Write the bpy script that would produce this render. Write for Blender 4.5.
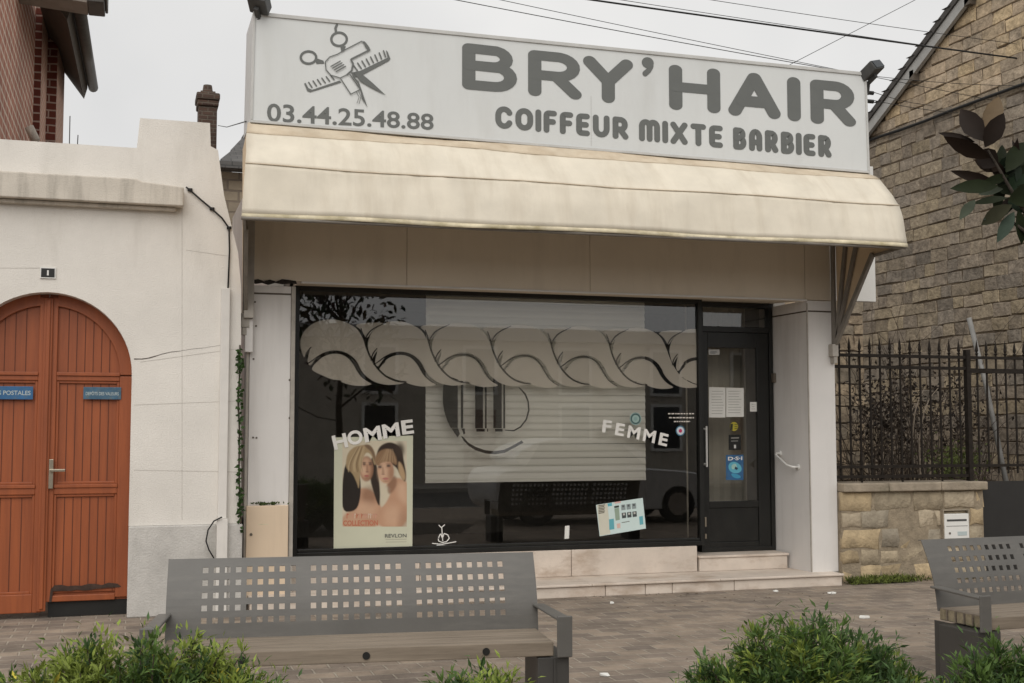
import bpy, bmesh, math, random
from mathutils import Vector, Matrix
R = math.radians
random.seed(11)
for o in list(bpy.data.objects): bpy.data.objects.remove(o)
S = bpy.context.scene
C = S.collection

# ---------------------------------------------------------------- camera
F, W, H = 1220.0, 1024, 683
YAW, PIT, ROL, EYE = R(17.3635), R(4.1187), R(-0.0224), 1.6
fw = Vector((math.sin(YAW)*math.cos(PIT), math.cos(YAW)*math.cos(PIT), math.sin(PIT)))
rt = Vector((math.cos(YAW), -math.sin(YAW), 0)); up = rt.cross(fw)
r2 = math.cos(ROL)*rt + math.sin(ROL)*up; u2 = -math.sin(ROL)*rt + math.cos(ROL)*up
cam = bpy.data.cameras.new('camera'); co = bpy.data.objects.new('camera', cam); C.objects.link(co)
m = Matrix((( r2.x, u2.x, -fw.x, 0), (r2.y, u2.y, -fw.y, 0), (r2.z, u2.z, -fw.z, EYE), (0,0,0,1)))
co.matrix_world = m
cam.sensor_width = 36; cam.lens = F/W*36; cam.clip_end = 3000; cam.clip_start = .05
S.camera = co
def ray(px, py): return fw + r2*((px-W/2)/F) - u2*((py-H/2)/F)
def on(px, py, y):                      # point of the vertical plane at depth y seen at a photo pixel
    d = ray(px, py); t = y/d.y; return Vector((d.x*t, y, EYE+d.z*t))
def onx(px, py, x):
    d = ray(px, py); t = x/d.x; return Vector((x, d.y*t, EYE+d.z*t))
def gz(px, py, z=0):
    d = ray(px, py); t = (z-EYE)/d.z; return Vector((d.x*t, d.y*t, z))

# ---------------------------------------------------------------- sky and sun (overcast)
SUN_EL, SUN_AZ = 44, 205                # compass degrees clockwise from +y
w = bpy.data.worlds.new('World'); S.world = w; w.use_nodes = True
nt = w.node_tree; nt.nodes.clear()
wo = nt.nodes.new('ShaderNodeOutputWorld'); bg = nt.nodes.new('ShaderNodeBackground')
sky = nt.nodes.new('ShaderNodeTexSky'); sky.sky_type = 'NISHITA'; sky.sun_disc = False
sky.sun_elevation = R(SUN_EL); sky.sun_rotation = R(SUN_AZ); sky.air_density = 1; sky.dust_density = 4; sky.ozone_density = 1
hs = nt.nodes.new('ShaderNodeHueSaturation'); hs.inputs['Saturation'].default_value = .03
tc = nt.nodes.new('ShaderNodeTexCoord'); cn = nt.nodes.new('ShaderNodeTexNoise'); cn.inputs['Scale'].default_value = 2.6; cn.inputs['Detail'].default_value = 4
cr = nt.nodes.new('ShaderNodeValToRGB')
cr.color_ramp.elements[0].position = .3; cr.color_ramp.elements[0].color = (5.7,5.7,5.7,1)
cr.color_ramp.elements[1].position = .75; cr.color_ramp.elements[1].color = (7.6,7.5,7.3,1)
mx = nt.nodes.new('ShaderNodeMix'); mx.data_type = 'RGBA'; mx.inputs[0].default_value = .85
L = nt.links.new
L(sky.outputs[0], hs.inputs['Color']); L(tc.outputs['Generated'], cn.inputs['Vector']); L(cn.outputs[0], cr.inputs[0])
L(hs.outputs[0], mx.inputs[6]); L(cr.outputs[0], mx.inputs[7]); L(mx.outputs[2], bg.inputs[0]); L(bg.outputs[0], wo.inputs[0])
bg.inputs[1].default_value = .12
sl = bpy.data.lights.new('sun', 'SUN'); so = bpy.data.objects.new('sun', sl); C.objects.link(so)
sl.energy = 1.5; sl.angle = R(60); sl.color = (1, .96, .90)
sd = Vector((math.sin(R(SUN_AZ))*math.cos(R(SUN_EL)), math.cos(R(SUN_AZ))*math.cos(R(SUN_EL)), math.sin(R(SUN_EL))))
so.rotation_euler = sd.to_track_quat('Z', 'Y').to_euler(); so.location = (-4,-10,14)
S.view_settings.view_transform = 'Standard'; S.view_settings.look = 'None'
S.view_settings.exposure = .14; S.view_settings.gamma = 1; S.view_settings.use_curve_mapping = False

# ---------------------------------------------------------------- materials
def nodes(name):
    mt = bpy.data.materials.new(name); mt.use_nodes = True; n = mt.node_tree
    return mt, n, n.nodes['Principled BSDF']
def mat(name, c, rough=.7, var=.12, scale=5, bump=0, bscale=60, metal=0, stain=None, samt=.5, sscale=(7,7,.6), spos=(.5,.75), vcol=False, spec=.4, tr=0):
    mt, n, b = nodes(name); k = n.links.new
    t = n.nodes.new('ShaderNodeTexCoord')
    no = n.nodes.new('ShaderNodeTexNoise'); no.inputs['Scale'].default_value = scale; no.inputs['Detail'].default_value = 6; no.inputs['Roughness'].default_value = .62
    k(t.outputs['Object'], no.inputs['Vector'])
    rp = n.nodes.new('ShaderNodeMapRange'); rp.inputs[1].default_value = .3; rp.inputs[2].default_value = .7; rp.inputs[3].default_value = 1-var; rp.inputs[4].default_value = 1+var
    k(no.outputs[0], rp.inputs[0])
    mu = n.nodes.new('ShaderNodeMix'); mu.data_type = 'RGBA'; mu.blend_type = 'MULTIPLY'; mu.inputs[0].default_value = 1
    if vcol:
        a = n.nodes.new('ShaderNodeVertexColor'); a.layer_name = 'Col'; k(a.outputs[0], mu.inputs[6])
    else: mu.inputs[6].default_value = (*c, 1)
    k(rp.outputs[0], mu.inputs[7]); out = mu.outputs[2]
    if stain:
        mp = n.nodes.new('ShaderNodeMapping'); mp.inputs['Scale'].default_value = sscale; k(t.outputs['Object'], mp.inputs[0])
        n2 = n.nodes.new('ShaderNodeTexNoise'); n2.inputs['Scale'].default_value = 1; n2.inputs['Detail'].default_value = 7; n2.inputs['Roughness'].default_value = .65; k(mp.outputs[0], n2.inputs['Vector'])
        r3 = n.nodes.new('ShaderNodeMapRange'); r3.inputs[1].default_value = spos[0]; r3.inputs[2].default_value = spos[1]; r3.inputs[3].default_value = 0; r3.inputs[4].default_value = samt; k(n2.outputs[0], r3.inputs[0])
        m2 = n.nodes.new('ShaderNodeMix'); m2.data_type = 'RGBA'; k(r3.outputs[0], m2.inputs[0]); k(out, m2.inputs[6]); m2.inputs[7].default_value = (*stain, 1); out = m2.outputs[2]
    k(out, b.inputs['Base Color']); b.inputs['Roughness'].default_value = rough; b.inputs['Metallic'].default_value = metal
    b.inputs['Specular IOR Level'].default_value = spec
    if tr:
        b.inputs['Transmission Weight'].default_value = 0
    if bump:
        bn = n.nodes.new('ShaderNodeTexNoise'); bn.inputs['Scale'].default_value = bscale; bn.inputs['Detail'].default_value = 5; k(t.outputs['Object'], bn.inputs['Vector'])
        bu = n.nodes.new('ShaderNodeBump'); bu.inputs['Strength'].default_value = bump; bu.inputs['Distance'].default_value = .02; k(bn.outputs[0], bu.inputs['Height']); k(bu.outputs[0], b.inputs['Normal'])
    return mt
def brickmat(name, c1, c2, mortar, bw, bh, ms=.012, rough=.85, bump=.6, bias=0, offset=.5, var=.25, scale=.9, stain=None, samt=.5):
    mt, n, b = nodes(name); k = n.links.new
    t = n.nodes.new('ShaderNodeTexCoord')
    wn = n.nodes.new('ShaderNodeTexNoise'); wn.inputs['Scale'].default_value = 3; wn.inputs['Detail'].default_value = 3; k(t.outputs['UV'], wn.inputs['Vector'])
    ad = n.nodes.new('ShaderNodeMix'); ad.data_type = 'RGBA'; ad.blend_type = 'LINEAR_LIGHT'; ad.inputs[0].default_value = .012
    k(t.outputs['UV'], ad.inputs[6]); k(wn.outputs['Color'], ad.inputs[7])
    br = n.nodes.new('ShaderNodeTexBrick'); br.offset = offset
    br.inputs['Color1'].default_value = (*c1,1); br.inputs['Color2'].default_value = (*c2,1); br.inputs['Mortar'].default_value = (*mortar,1)
    br.inputs['Scale'].default_value = 1; br.inputs['Brick Width'].default_value = bw; br.inputs['Row Height'].default_value = bh
    br.inputs['Mortar Size'].default_value = ms; br.inputs['Mortar Smooth'].default_value = .4; br.inputs['Bias'].default_value = bias
    k(ad.outputs[2], br.inputs['Vector'])
    no = n.nodes.new('ShaderNodeTexNoise'); no.inputs['Scale'].default_value = scale; no.inputs['Detail'].default_value = 9; no.inputs['Roughness'].default_value = .7; k(t.outputs['UV'], no.inputs['Vector'])
    rp = n.nodes.new('ShaderNodeMapRange'); rp.inputs[1].default_value = .3; rp.inputs[2].default_value = .7; rp.inputs[3].default_value = 1-var; rp.inputs[4].default_value = 1+var; k(no.outputs[0], rp.inputs[0])
    mu = n.nodes.new('ShaderNodeMix'); mu.data_type = 'RGBA'; mu.blend_type = 'MULTIPLY'; mu.inputs[0].default_value = 1
    k(br.outputs['Color'], mu.inputs[6]); k(rp.outputs[0], mu.inputs[7]); out = mu.outputs[2]
    if stain:
        n2 = n.nodes.new('ShaderNodeTexNoise'); n2.inputs['Scale'].default_value = 2.2; n2.inputs['Detail'].default_value = 8; n2.inputs['Roughness'].default_value = .7; k(t.outputs['UV'], n2.inputs['Vector'])
        r3 = n.nodes.new('ShaderNodeMapRange'); r3.inputs[1].default_value = .52; r3.inputs[2].default_value = .7; r3.inputs[3].default_value = 0; r3.inputs[4].default_value = samt; k(n2.outputs[0], r3.inputs[0])
        m2 = n.nodes.new('ShaderNodeMix'); m2.data_type = 'RGBA'; k(r3.outputs[0], m2.inputs[0]); k(out, m2.inputs[6]); m2.inputs[7].default_value = (*stain,1); out = m2.outputs[2]
    k(out, b.inputs['Base Color']); b.inputs['Roughness'].default_value = rough; b.inputs['Specular IOR Level'].default_value = .3
    fn = n.nodes.new('ShaderNodeTexNoise'); fn.inputs['Scale'].default_value = 45; fn.inputs['Detail'].default_value = 5; k(t.outputs['UV'], fn.inputs['Vector'])
    sb = n.nodes.new('ShaderNodeMath'); sb.operation = 'MULTIPLY_ADD'; sb.inputs[1].default_value = -1; k(br.outputs['Fac'], sb.inputs[0])
    sc = n.nodes.new('ShaderNodeMath'); sc.operation = 'MULTIPLY'; sc.inputs[1].default_value = .5; k(fn.outputs[0], sc.inputs[0]); k(sc.outputs[0], sb.inputs[2])
    bu = n.nodes.new('ShaderNodeBump'); bu.inputs['Strength'].default_value = bump; bu.inputs['Distance'].default_value = .012; k(sb.outputs[0], bu.inputs['Height']); k(bu.outputs[0], b.inputs['Normal'])
    return mt
def glassmat(name, tint=(.89,.875,.85), ior=1.5):
    mt = bpy.data.materials.new(name); mt.use_nodes = True; n = mt.node_tree; n.nodes.clear(); k = n.links.new
    o = n.nodes.new('ShaderNodeOutputMaterial'); mi = n.nodes.new('ShaderNodeMixShader'); t = n.nodes.new('ShaderNodeBsdfTransparent'); g = n.nodes.new('ShaderNodeBsdfGlossy')
    f = n.nodes.new('ShaderNodeFresnel'); f.inputs[0].default_value = ior; ml = n.nodes.new('ShaderNodeMath'); ml.operation = 'MULTIPLY'; ml.inputs[1].default_value = 2.5
    k(f.outputs[0], ml.inputs[0])
    t.inputs[0].default_value = (*tint,1); g.inputs['Roughness'].default_value = .012; g.inputs['Color'].default_value = (.95,.95,.95,1)
    k(ml.outputs[0], mi.inputs[0]); k(t.outputs[0], mi.inputs[1]); k(g.outputs[0], mi.inputs[2]); k(mi.outputs[0], o.inputs[0]); return mt
def filmmat(name, c, opac):
    mt = bpy.data.materials.new(name); mt.use_nodes = True; n = mt.node_tree; n.nodes.clear(); k = n.links.new
    o = n.nodes.new('ShaderNodeOutputMaterial'); mi = n.nodes.new('ShaderNodeMixShader'); t = n.nodes.new('ShaderNodeBsdfTransparent'); d = n.nodes.new('ShaderNodeBsdfDiffuse')
    d.inputs[0].default_value = (*c,1); mi.inputs[0].default_value = opac
    k(t.outputs[0], mi.inputs[1]); k(d.outputs[0], mi.inputs[2]); k(mi.outputs[0], o.inputs[0]); return mt
def woodmat(name, c1, c2, rough=.75, sc=(2,40,40)):
    mt, n, b = nodes(name); k = n.links.new
    t = n.nodes.new('ShaderNodeTexCoord'); mp = n.nodes.new('ShaderNodeMapping'); mp.inputs['Scale'].default_value = sc; k(t.outputs['Object'], mp.inputs[0])
    no = n.nodes.new('ShaderNodeTexNoise'); no.inputs['Scale'].default_value = 1; no.inputs['Detail'].default_value = 8; no.inputs['Roughness'].default_value = .7; k(mp.outputs[0], no.inputs[0])
    r = n.nodes.new('ShaderNodeValToRGB'); r.color_ramp.elements[0].position = .3; r.color_ramp.elements[0].color = (*c1,1); r.color_ramp.elements[1].position = .7; r.color_ramp.elements[1].color = (*c2,1)
    k(no.outputs[0], r.inputs[0]); k(r.outputs[0], b.inputs['Base Color']); b.inputs['Roughness'].default_value = rough
    bu = n.nodes.new('ShaderNodeBump'); bu.inputs['Strength'].default_value = .35; bu.inputs['Distance'].default_value = .004; k(no.outputs[0], bu.inputs['Height']); k(bu.outputs[0], b.inputs['Normal'])
    return mt

M = {}
M['render'] = mat('white_render', (.70,.665,.615), .9, .07, 1.3, .25, 90, stain=(.36,.33,.28), samt=.4, sscale=(2.2,2.2,.5), spos=(.5,.78))
M['cornice'] = mat('dirty_cornice', (.58,.53,.46), .9, .1, 2, .25, 80, stain=(.2,.18,.15), samt=.6, sscale=(9,9,.9), spos=(.45,.75))
M['plinth'] = mat('grey_plinth', (.5,.48,.45), .9, .16, 3, .3, 60, stain=(.24,.23,.2), samt=.55, sscale=(3,3,1), spos=(.48,.7))
M['seam'] = mat('render_seam', (.52,.485,.44), .9)
M['crack'] = mat('render_crack', (.12,.1,.085), .9)
M['gatewood'] = woodmat('orange_brown_paint', (.215,.053,.016), (.335,.086,.024), .5, (11,11,.8))
M['gategroove'] = mat('dark_groove', (.11,.03,.014), .7)
M['rot'] = mat('rotten_wood', (.05,.03,.022), .9, .4, 20)
M['enamel'] = mat('blue_enamel', (.035,.12,.26), .35, .15, 12, stain=(.1,.14,.16), samt=.6, sscale=(20,20,20))
M['enamel2'] = mat('worn_blue_enamel', (.05,.115,.18), .45, .25, 18, stain=(.14,.16,.15), samt=.8, sscale=(22,22,22))
M['lettergrey'] = mat('pale_lettering', (.42,.48,.48), .6)
M['black'] = mat('black_paint', (.014,.014,.013), .45, .2, 8)
M['blackframe'] = mat('black_frame', (.011,.011,.010), .38, .2, 6, stain=(.05,.047,.04), samt=.25, sscale=(3,3,1.2))
M['steel'] = mat('brushed_steel', (.45,.4,.32), .35, .1, 10, metal=1)
M['panel'] = mat('shop_panel', (.66,.635,.61), .6, .05, 1.2, stain=(.36,.33,.3), samt=.35, sscale=(5,5,.5), spos=(.5,.8))
M['fascia'] = mat('shop_fascia', (.63,.55,.44), .65, .05, 1.2, stain=(.3,.25,.19), samt=.3, sscale=(3,3,.6), spos=(.5,.8))
M['trim'] = mat('dark_trim', (.11,.09,.07), .7)
M['soot'] = mat('rotten_panel_edge', (.03,.024,.02), .95, .5, 30)
M['stone'] = mat('step_stone', (.61,.53,.455), .55, .12, 3, .1, 80, stain=(.30,.205,.135), samt=.75, sscale=(2.2,3,5), spos=(.5,.74))
M['sign'] = mat('sign_panel', (.62,.63,.62), .42, .03, 1.2, stain=(.44,.43,.4), samt=.35, sscale=(2.5,2.5,.5), spos=(.5,.8))
M['signedge'] = mat('sign_frame', (.5,.495,.475), .5, .1, 5)
M['signletter'] = mat('grey_vinyl', (.125,.13,.123), .5, .06, 3)
M['canvas'] = mat('cream_canvas', (.66,.60,.495), .6, .09, 2.6, .12, 220, stain=(.44,.37,.275), samt=.45, sscale=(5.5,1.2,.8), spos=(.48,.76))
M['canvasband'] = mat('stained_canvas_band', (.56,.475,.36), .65, .12, 3, stain=(.36,.26,.16), samt=.6, sscale=(4,4,3), spos=(.45,.75))
M['hem'] = mat('yellowed_hem', (.60,.53,.38), .7, .25, 6, stain=(.30,.25,.13), samt=.85, sscale=(4,4,9), spos=(.45,.7))
M['canvaslit'] = mat('backlit_canvas', (.60,.47,.32), .8, .06, 3)  # orange tint paints in the light coming through the end panels
M['awnframe'] = mat('awning_frame', (.2,.18,.155), .5, .15, 9)
M['bracket'] = mat('weathered_bracket', (.37,.34,.30), .55, .15, 9)
M['lamp'] = mat('floodlight_grey', (.06,.06,.058), .5, .2, 14)
M['whiteplastic'] = mat('white_plastic', (.7,.69,.66), .4, .04, 6)
M['pipewhite'] = mat('white_duct', (.66,.63,.59), .5, .06, 5, stain=(.4,.37,.32), samt=.3)
M['cabinet'] = mat('beige_cabinet', (.66,.525,.385), .5, .05, 2, stain=(.45,.34,.24), samt=.3)
M['cable'] = mat('black_cable', (.012,.012,.012), .6)
M['glass'] = glassmat('window_glass')
M['film'] = filmmat('frosted_film', (.82,.77,.69), .80)
M['logo'] = filmmat('dark_vinyl', (.012,.012,.012), .88)
M['outline'] = filmmat('outline_vinyl', (.05,.045,.04), .62)
M['vinylwhite'] = mat('white_vinyl', (.78,.76,.72), .5)
M['blind'] = mat('white_blind', (.88,.87,.80), .5, .03, 2)
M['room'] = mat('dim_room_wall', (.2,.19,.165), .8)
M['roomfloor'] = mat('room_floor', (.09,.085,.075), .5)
M['curtain'] = mat('door_curtain', (.62,.58,.48), .8, .1, 4)
M['paper'] = mat('white_paper', (.72,.71,.67), .7, .04, 8)
M['vc'] = mat('printed_ink', (1,1,1), .35, .03, 10, vcol=True)
M['bricks'] = brickmat('red_brick', (.42,.18,.12), (.33,.135,.09), (.60,.48,.39), .26, .115, .02, var=.25)
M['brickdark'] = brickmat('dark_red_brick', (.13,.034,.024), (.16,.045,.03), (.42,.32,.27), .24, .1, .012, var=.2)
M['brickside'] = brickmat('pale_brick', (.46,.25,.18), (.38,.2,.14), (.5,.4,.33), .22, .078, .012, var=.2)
M['chimbrick'] = brickmat('old_brick', (.085,.05,.036), (.06,.038,.03), (.11,.09,.07), .22, .08, .012, var=.4, stain=(.05,.05,.04))
M['rubble'] = brickmat('rubble_stone', (.36,.30,.22), (.27,.225,.17), (.22,.18,.14), .34, .17, .02, var=.35)
M['slate'] = brickmat('slate_roof', (.12,.115,.11), (.1,.097,.094), (.06,.06,.06), .2, .13, .006, var=.25)
M['zinc'] = mat('zinc_gutter', (.075,.07,.062), .5, .25, 12)
M['zincpale'] = mat('dull_zinc_pole', (.2,.195,.185), .6, .2, 9)
M['soffit'] = woodmat('soffit_boards', (.05,.04,.03), (.1,.08,.06), .8, (3,20,20))
M['fasciaboard'] = mat('grey_eave_board', (.27,.24,.205), .7, .15, 5)
M['block'] = mat('gable_block', (1,1,1), .95, .36, 9, 1, 22, vcol=True, stain=(.13,.105,.08), samt=.35, sscale=(2.5,2.5,2.5), spos=(.5,.72))
M['mortar'] = mat('mortar', (.12,.09,.06), .95, .3, 12, .4, 50)
M['rubbleblock'] = mat('sandstone_block', (1,1,1), .95, .25, 7, .7, 30, vcol=True, stain=(.16,.125,.085), samt=.45, sscale=(6,6,6), spos=(.5,.7))
M['rubblemortar'] = mat('sandy_mortar', (.27,.22,.155), .95, .25, 12, .5, 50)
M['cap'] = mat('coping_stone', (.3,.25,.19), .95, .25, 6, .4, 40, stain=(.1,.1,.06), samt=.6, sscale=(4,4,4))
M['iron'] = mat('rusty_black_iron', (.017,.013,.010), .75, .4, 25, spec=.2)
M['sheet'] = mat('black_sheet_metal', (.02,.019,.018), .5, .15, 4)
M['verge'] = mat('verge_board', (.36,.355,.34), .7, .12, 4)
M['tile'] = mat('dark_roof_tile', (.07,.065,.06), .9, .3, 6)
M['bench'] = mat('grey_bench_paint', (.112,.106,.097), .42, .1, 3, .06, 260, stain=(.17,.158,.14), samt=.5, sscale=(3,3,14), spos=(.5,.75))
M['benchdark'] = mat('dark_bench_plate', (.055,.052,.048), .45, .1, 4)
M['slats'] = woodmat('weathered_slat', (.135,.108,.08), (.27,.22,.168), .85, (1.6,30,30))
M['slatend'] = mat('slat_end_grain', (.27,.225,.15), .9, .3, 25, stain=(.09,.08,.045), samt=.7, sscale=(14,14,14))
M['paver'] = brickmat('block_paving', (.30,.24,.185), (.19,.155,.128), (.33,.285,.23), .24, .16, .010, rough=.92, bump=.9, var=.34, scale=2.6, stain=(.135,.11,.088), samt=.55)
M['asphalt'] = mat('asphalt', (.05,.05,.05), .9, .2, 30, .3, 150)
M['kerb'] = mat('kerb_stone', (.34,.32,.29), .9, .15, 8, .3, 60)
M['soil'] = mat('dark_soil', (.045,.033,.024), .95, .4, 20, .8, 40)
M['leaf'] = mat('shrub_leaf', (1,1,1), .55, .15, 20, vcol=True, spec=.3)
_n = M['leaf'].node_tree; _b = _n.nodes['Principled BSDF']; _o = [x for x in _n.nodes if x.type == 'OUTPUT_MATERIAL'][0]
_t = _n.nodes.new('ShaderNodeBsdfTranslucent'); _m = _n.nodes.new('ShaderNodeMixShader'); _m.inputs[0].default_value = .35
L2 = _n.links.new; L2(_b.inputs['Base Color'].links[0].from_socket, _t.inputs[0]); L2(_b.outputs[0], _m.inputs[1]); L2(_t.outputs[0], _m.inputs[2]); L2(_m.outputs[0], _o.inputs[0])
M['mleaf'] = mat('magnolia_leaf', (1,1,1), .55, .2, 14, vcol=True, spec=.12)
M['bark'] = mat('bark', (.038,.03,.022), .95, .3, 15, .6, 40)
M['twig'] = mat('dry_twig', (.062,.046,.034), .9, .4, 8)
M['moss'] = mat('moss', (1,1,1), .95, .3, 30, vcol=True)
M['farwall'] = mat('beige_facade', (.46,.42,.36), .9, .08, 2)
M['carpaint'] = mat('silver_car_paint', (.62,.62,.62), .3, .02, 3)
M['tyre'] = mat('rubber', (.02,.02,.02), .8)
M['alloy'] = mat('alloy_rim', (.5,.5,.5), .3, metal=.9)
M['carglass'] = mat('car_glass', (.02,.025,.03), .08)
M['stalk'] = mat('antenna', (.08,.08,.08), .6)

# ---------------------------------------------------------------- builders
def NB(): return bmesh.new()
def face(bm, pts, col=None):
    f = bm.faces.new([bm.verts.new(p) for p in pts])
    if col is not None: paint(bm, [f], col)
    return f
def paint(bm, fs, col):
    ly = bm.loops.layers.float_color.get('Col') or bm.loops.layers.float_color.new('Col')
    for f in fs:
        for l in f.loops: l[ly] = (*col, 1)
def box(bm, x0, x1, y0, y1, z0, z1, col=None):
    if x0 > x1: x0, x1 = x1, x0
    if y0 > y1: y0, y1 = y1, y0
    if z0 > z1: z0, z1 = z1, z0
    v = [bm.verts.new(p) for p in ((x0,y0,z0),(x1,y0,z0),(x1,y1,z0),(x0,y1,z0),(x0,y0,z1),(x1,y0,z1),(x1,y1,z1),(x0,y1,z1))]
    fs = [bm.faces.new([v[i] for i in q]) for q in ((0,1,5,4),(1,2,6,5),(2,3,7,6),(3,0,4,7),(4,5,6,7),(3,2,1,0))]
    if col is not None: paint(bm, fs, col)
    return fs
def loft(bm, A, B, caps=True, tri=True):      # two equal loops of points
    a = [bm.verts.new(p) for p in A]; b = [bm.verts.new(p) for p in B]; n = len(a)
    for i in range(n): bm.faces.new((a[i], a[(i+1)%n], b[(i+1)%n], b[i]))
    if caps:
        f1 = bm.faces.new(a[::-1]); f2 = bm.faces.new(b)
        f1.normal_update(); f2.normal_update()
        if n > 4: bmesh.ops.triangulate(bm, faces=[f1, f2], ngon_method='EAR_CLIP')
def prism_y(bm, poly, y0, y1): loft(bm, [(x,y0,z) for x,z in poly], [(x,y1,z) for x,z in poly])
def prism_x(bm, poly, x0, x1): loft(bm, [(x0,y,z) for y,z in poly], [(x1,y,z) for y,z in poly])
def poly(bm, pts, col=None):
    f = bm.faces.new([bm.verts.new(p) for p in pts])
    if col is not None: paint(bm, [f], col)
    f.normal_update()
    if len(pts) > 4: bmesh.ops.triangulate(bm, faces=[f], ngon_method='EAR_CLIP')
def tube(bm, pts, r, n=8, r1=None):
    pts = [Vector(p) for p in pts]; rings = []; N = len(pts); ref = None
    for i, p in enumerate(pts):
        d = (pts[min(i+1,N-1)] - pts[max(i-1,0)]).normalized()
        if ref is None: ref = Vector((0,0,1)) if abs(d.z) < .9 else Vector((1,0,0))
        a = d.cross(ref).normalized(); b = a.cross(d).normalized(); ref = b
        rr = r if r1 is None else r + (r1-r)*i/(N-1)
        rings.append([bm.verts.new(p + rr*(math.cos(t)*a + math.sin(t)*b)) for t in (2*math.pi*k/n for k in range(n))])
    fs = []
    for i in range(N-1):
        for k in range(n): fs.append(bm.faces.new((rings[i][k], rings[i][(k+1)%n], rings[i+1][(k+1)%n], rings[i+1][k])))
    if n > 2: fs.append(bm.faces.new(rings[0][::-1])); fs.append(bm.faces.new(rings[-1]))
    return fs
def disc(bm, c, r, y, n=20, col=None, rx=None):
    poly(bm, [(c[0]+(rx or r)*math.cos(2*math.pi*k/n), y, c[2]+r*math.sin(2*math.pi*k/n)) for k in range(n)], col)
def finish(name, bm, m, shift, bev=0, smooth=False):
    bmesh.ops.recalc_face_normals(bm, faces=bm.faces) if bev or len(bm.faces) < 60000 and not getattr(bm, '_keep', False) else None
    uv = bm.loops.layers.uv.new('UVMap')
    for f in bm.faces:
        n = f.normal; ax = max(range(3), key=lambda i: abs(n[i]))
        for l in f.loops:
            c = l.vert.co
            l[uv].uv = (c.x, c.y) if ax == 2 else ((c.y, c.z) if ax == 0 else (c.x, c.z))
    for v in bm.verts: v.co -= shift
    me = bpy.data.meshes.new(name); bm.to_mesh(me); bm.free()
    for mm in (m if isinstance(m, (list, tuple)) else [m]): me.materials.append(M[mm])
    if smooth:
        for p in me.polygons: p.use_smooth = True
    o = bpy.data.objects.new(name, me); C.objects.link(o)
    if bev:
        md = o.modifiers.new('bevel', 'BEVEL'); md.width = bev; md.segments = 2; md.limit_method = 'ANGLE'; md.angle_limit = R(40)
    return o
def root_of(p):
    while p.parent: p = p.parent
    return p
def part(name, bm, m, parent, bev=0, smooth=False, local=False):
    o = finish(name, bm, m, Vector() if local else root_of(parent).location.copy(), bev, smooth); o.parent = parent; return o
def thing(name, label, cat, loc=(0,0,0), group=None, rz=0):
    o = bpy.data.objects.new(name, None); o.empty_display_size = .1; C.objects.link(o); o.location = loc; o.rotation_euler = (0,0,rz)
    o['label'] = label; o['category'] = cat
    if group: o['group'] = group
    return o
def solo(name, label, cat, bm, m, bev=0, smooth=False, group=None, base=None):
    xs = [v.co for v in bm.verts]
    c = Vector(base) if base else Vector(((min(v.x for v in xs)+max(v.x for v in xs))/2, (min(v.y for v in xs)+max(v.y for v in xs))/2, min(v.z for v in xs)))
    o = finish(name, bm, m, c, bev, smooth); o.location = c; o['label'] = label; o['category'] = cat
    if group: o['group'] = group
    return o
def struct(name, bm, m, kind='structure'):
    o = finish(name, bm, m, Vector()); o['kind'] = kind; return o
def copy_tree(o, parent=None):
    c = o.copy(); C.objects.link(c); c.parent = parent
    for ch in list(o.children): copy_tree(ch, c)
    return c
def arc(cx, cy, rx, ry, a0, a1, n=10):
    return [(cx+rx*math.cos(R(a0+(a1-a0)*i/n)), cy+ry*math.sin(R(a0+(a1-a0)*i/n))) for i in range(n+1)]
def smooth_poly(p, it=2, closed=True):       # Chaikin corner cutting
    for _ in range(it):
        q = []; n = len(p)
        for i in range(n if closed else n-1):
            a, b = Vector(p[i]), Vector(p[(i+1)%n]); q += [tuple(a*.75+b*.25), tuple(a*.25+b*.75)]
        p = q if closed else [p[0]] + q + [p[-1]]
    return p
def text_polys(s, offset=0.0, shear=0):
    cu = bpy.data.curves.new('t', 'FONT'); cu.body = s; cu.offset = offset; cu.shear = shear; cu.resolution_u = 4
    o = bpy.data.objects.new('t', cu); C.objects.link(o); bpy.context.view_layer.update()
    me = bpy.data.meshes.new_from_object(o.evaluated_get(bpy.context.evaluated_depsgraph_get()))
    vs = [(v.co.x, v.co.y) for v in me.vertices]; fs = [tuple(p.vertices) for p in me.polygons]
    bpy.data.objects.remove(o); bpy.data.curves.remove(cu); bpy.data.meshes.remove(me)
    return vs, fs
def text_quad(bm, s, bl, br, tr_, tl, offset=.01, y=0, col=None):    # fit text into a 3D quad, pushed by y
    vs, fs = text_polys(s, offset)
    x0 = min(v[0] for v in vs); x1 = max(v[0] for v in vs); z0 = min(v[1] for v in vs); z1 = max(v[1] for v in vs)
    bl, br, tr_, tl = map(Vector, (bl, br, tr_, tl)); out = []
    for x, z in vs:
        u = (x-x0)/(x1-x0); v = (z-z0)/(z1-z0)
        p = (bl*(1-u)+br*u)*(1-v) + (tl*(1-u)+tr_*u)*v; out.append(bm.verts.new((p.x, p.y+y, p.z)))
    nf = []
    for f in fs:
        try: nf.append(bm.faces.new([out[i] for i in f]))
        except ValueError: pass
    if col is not None: paint(bm, nf, col)
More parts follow.
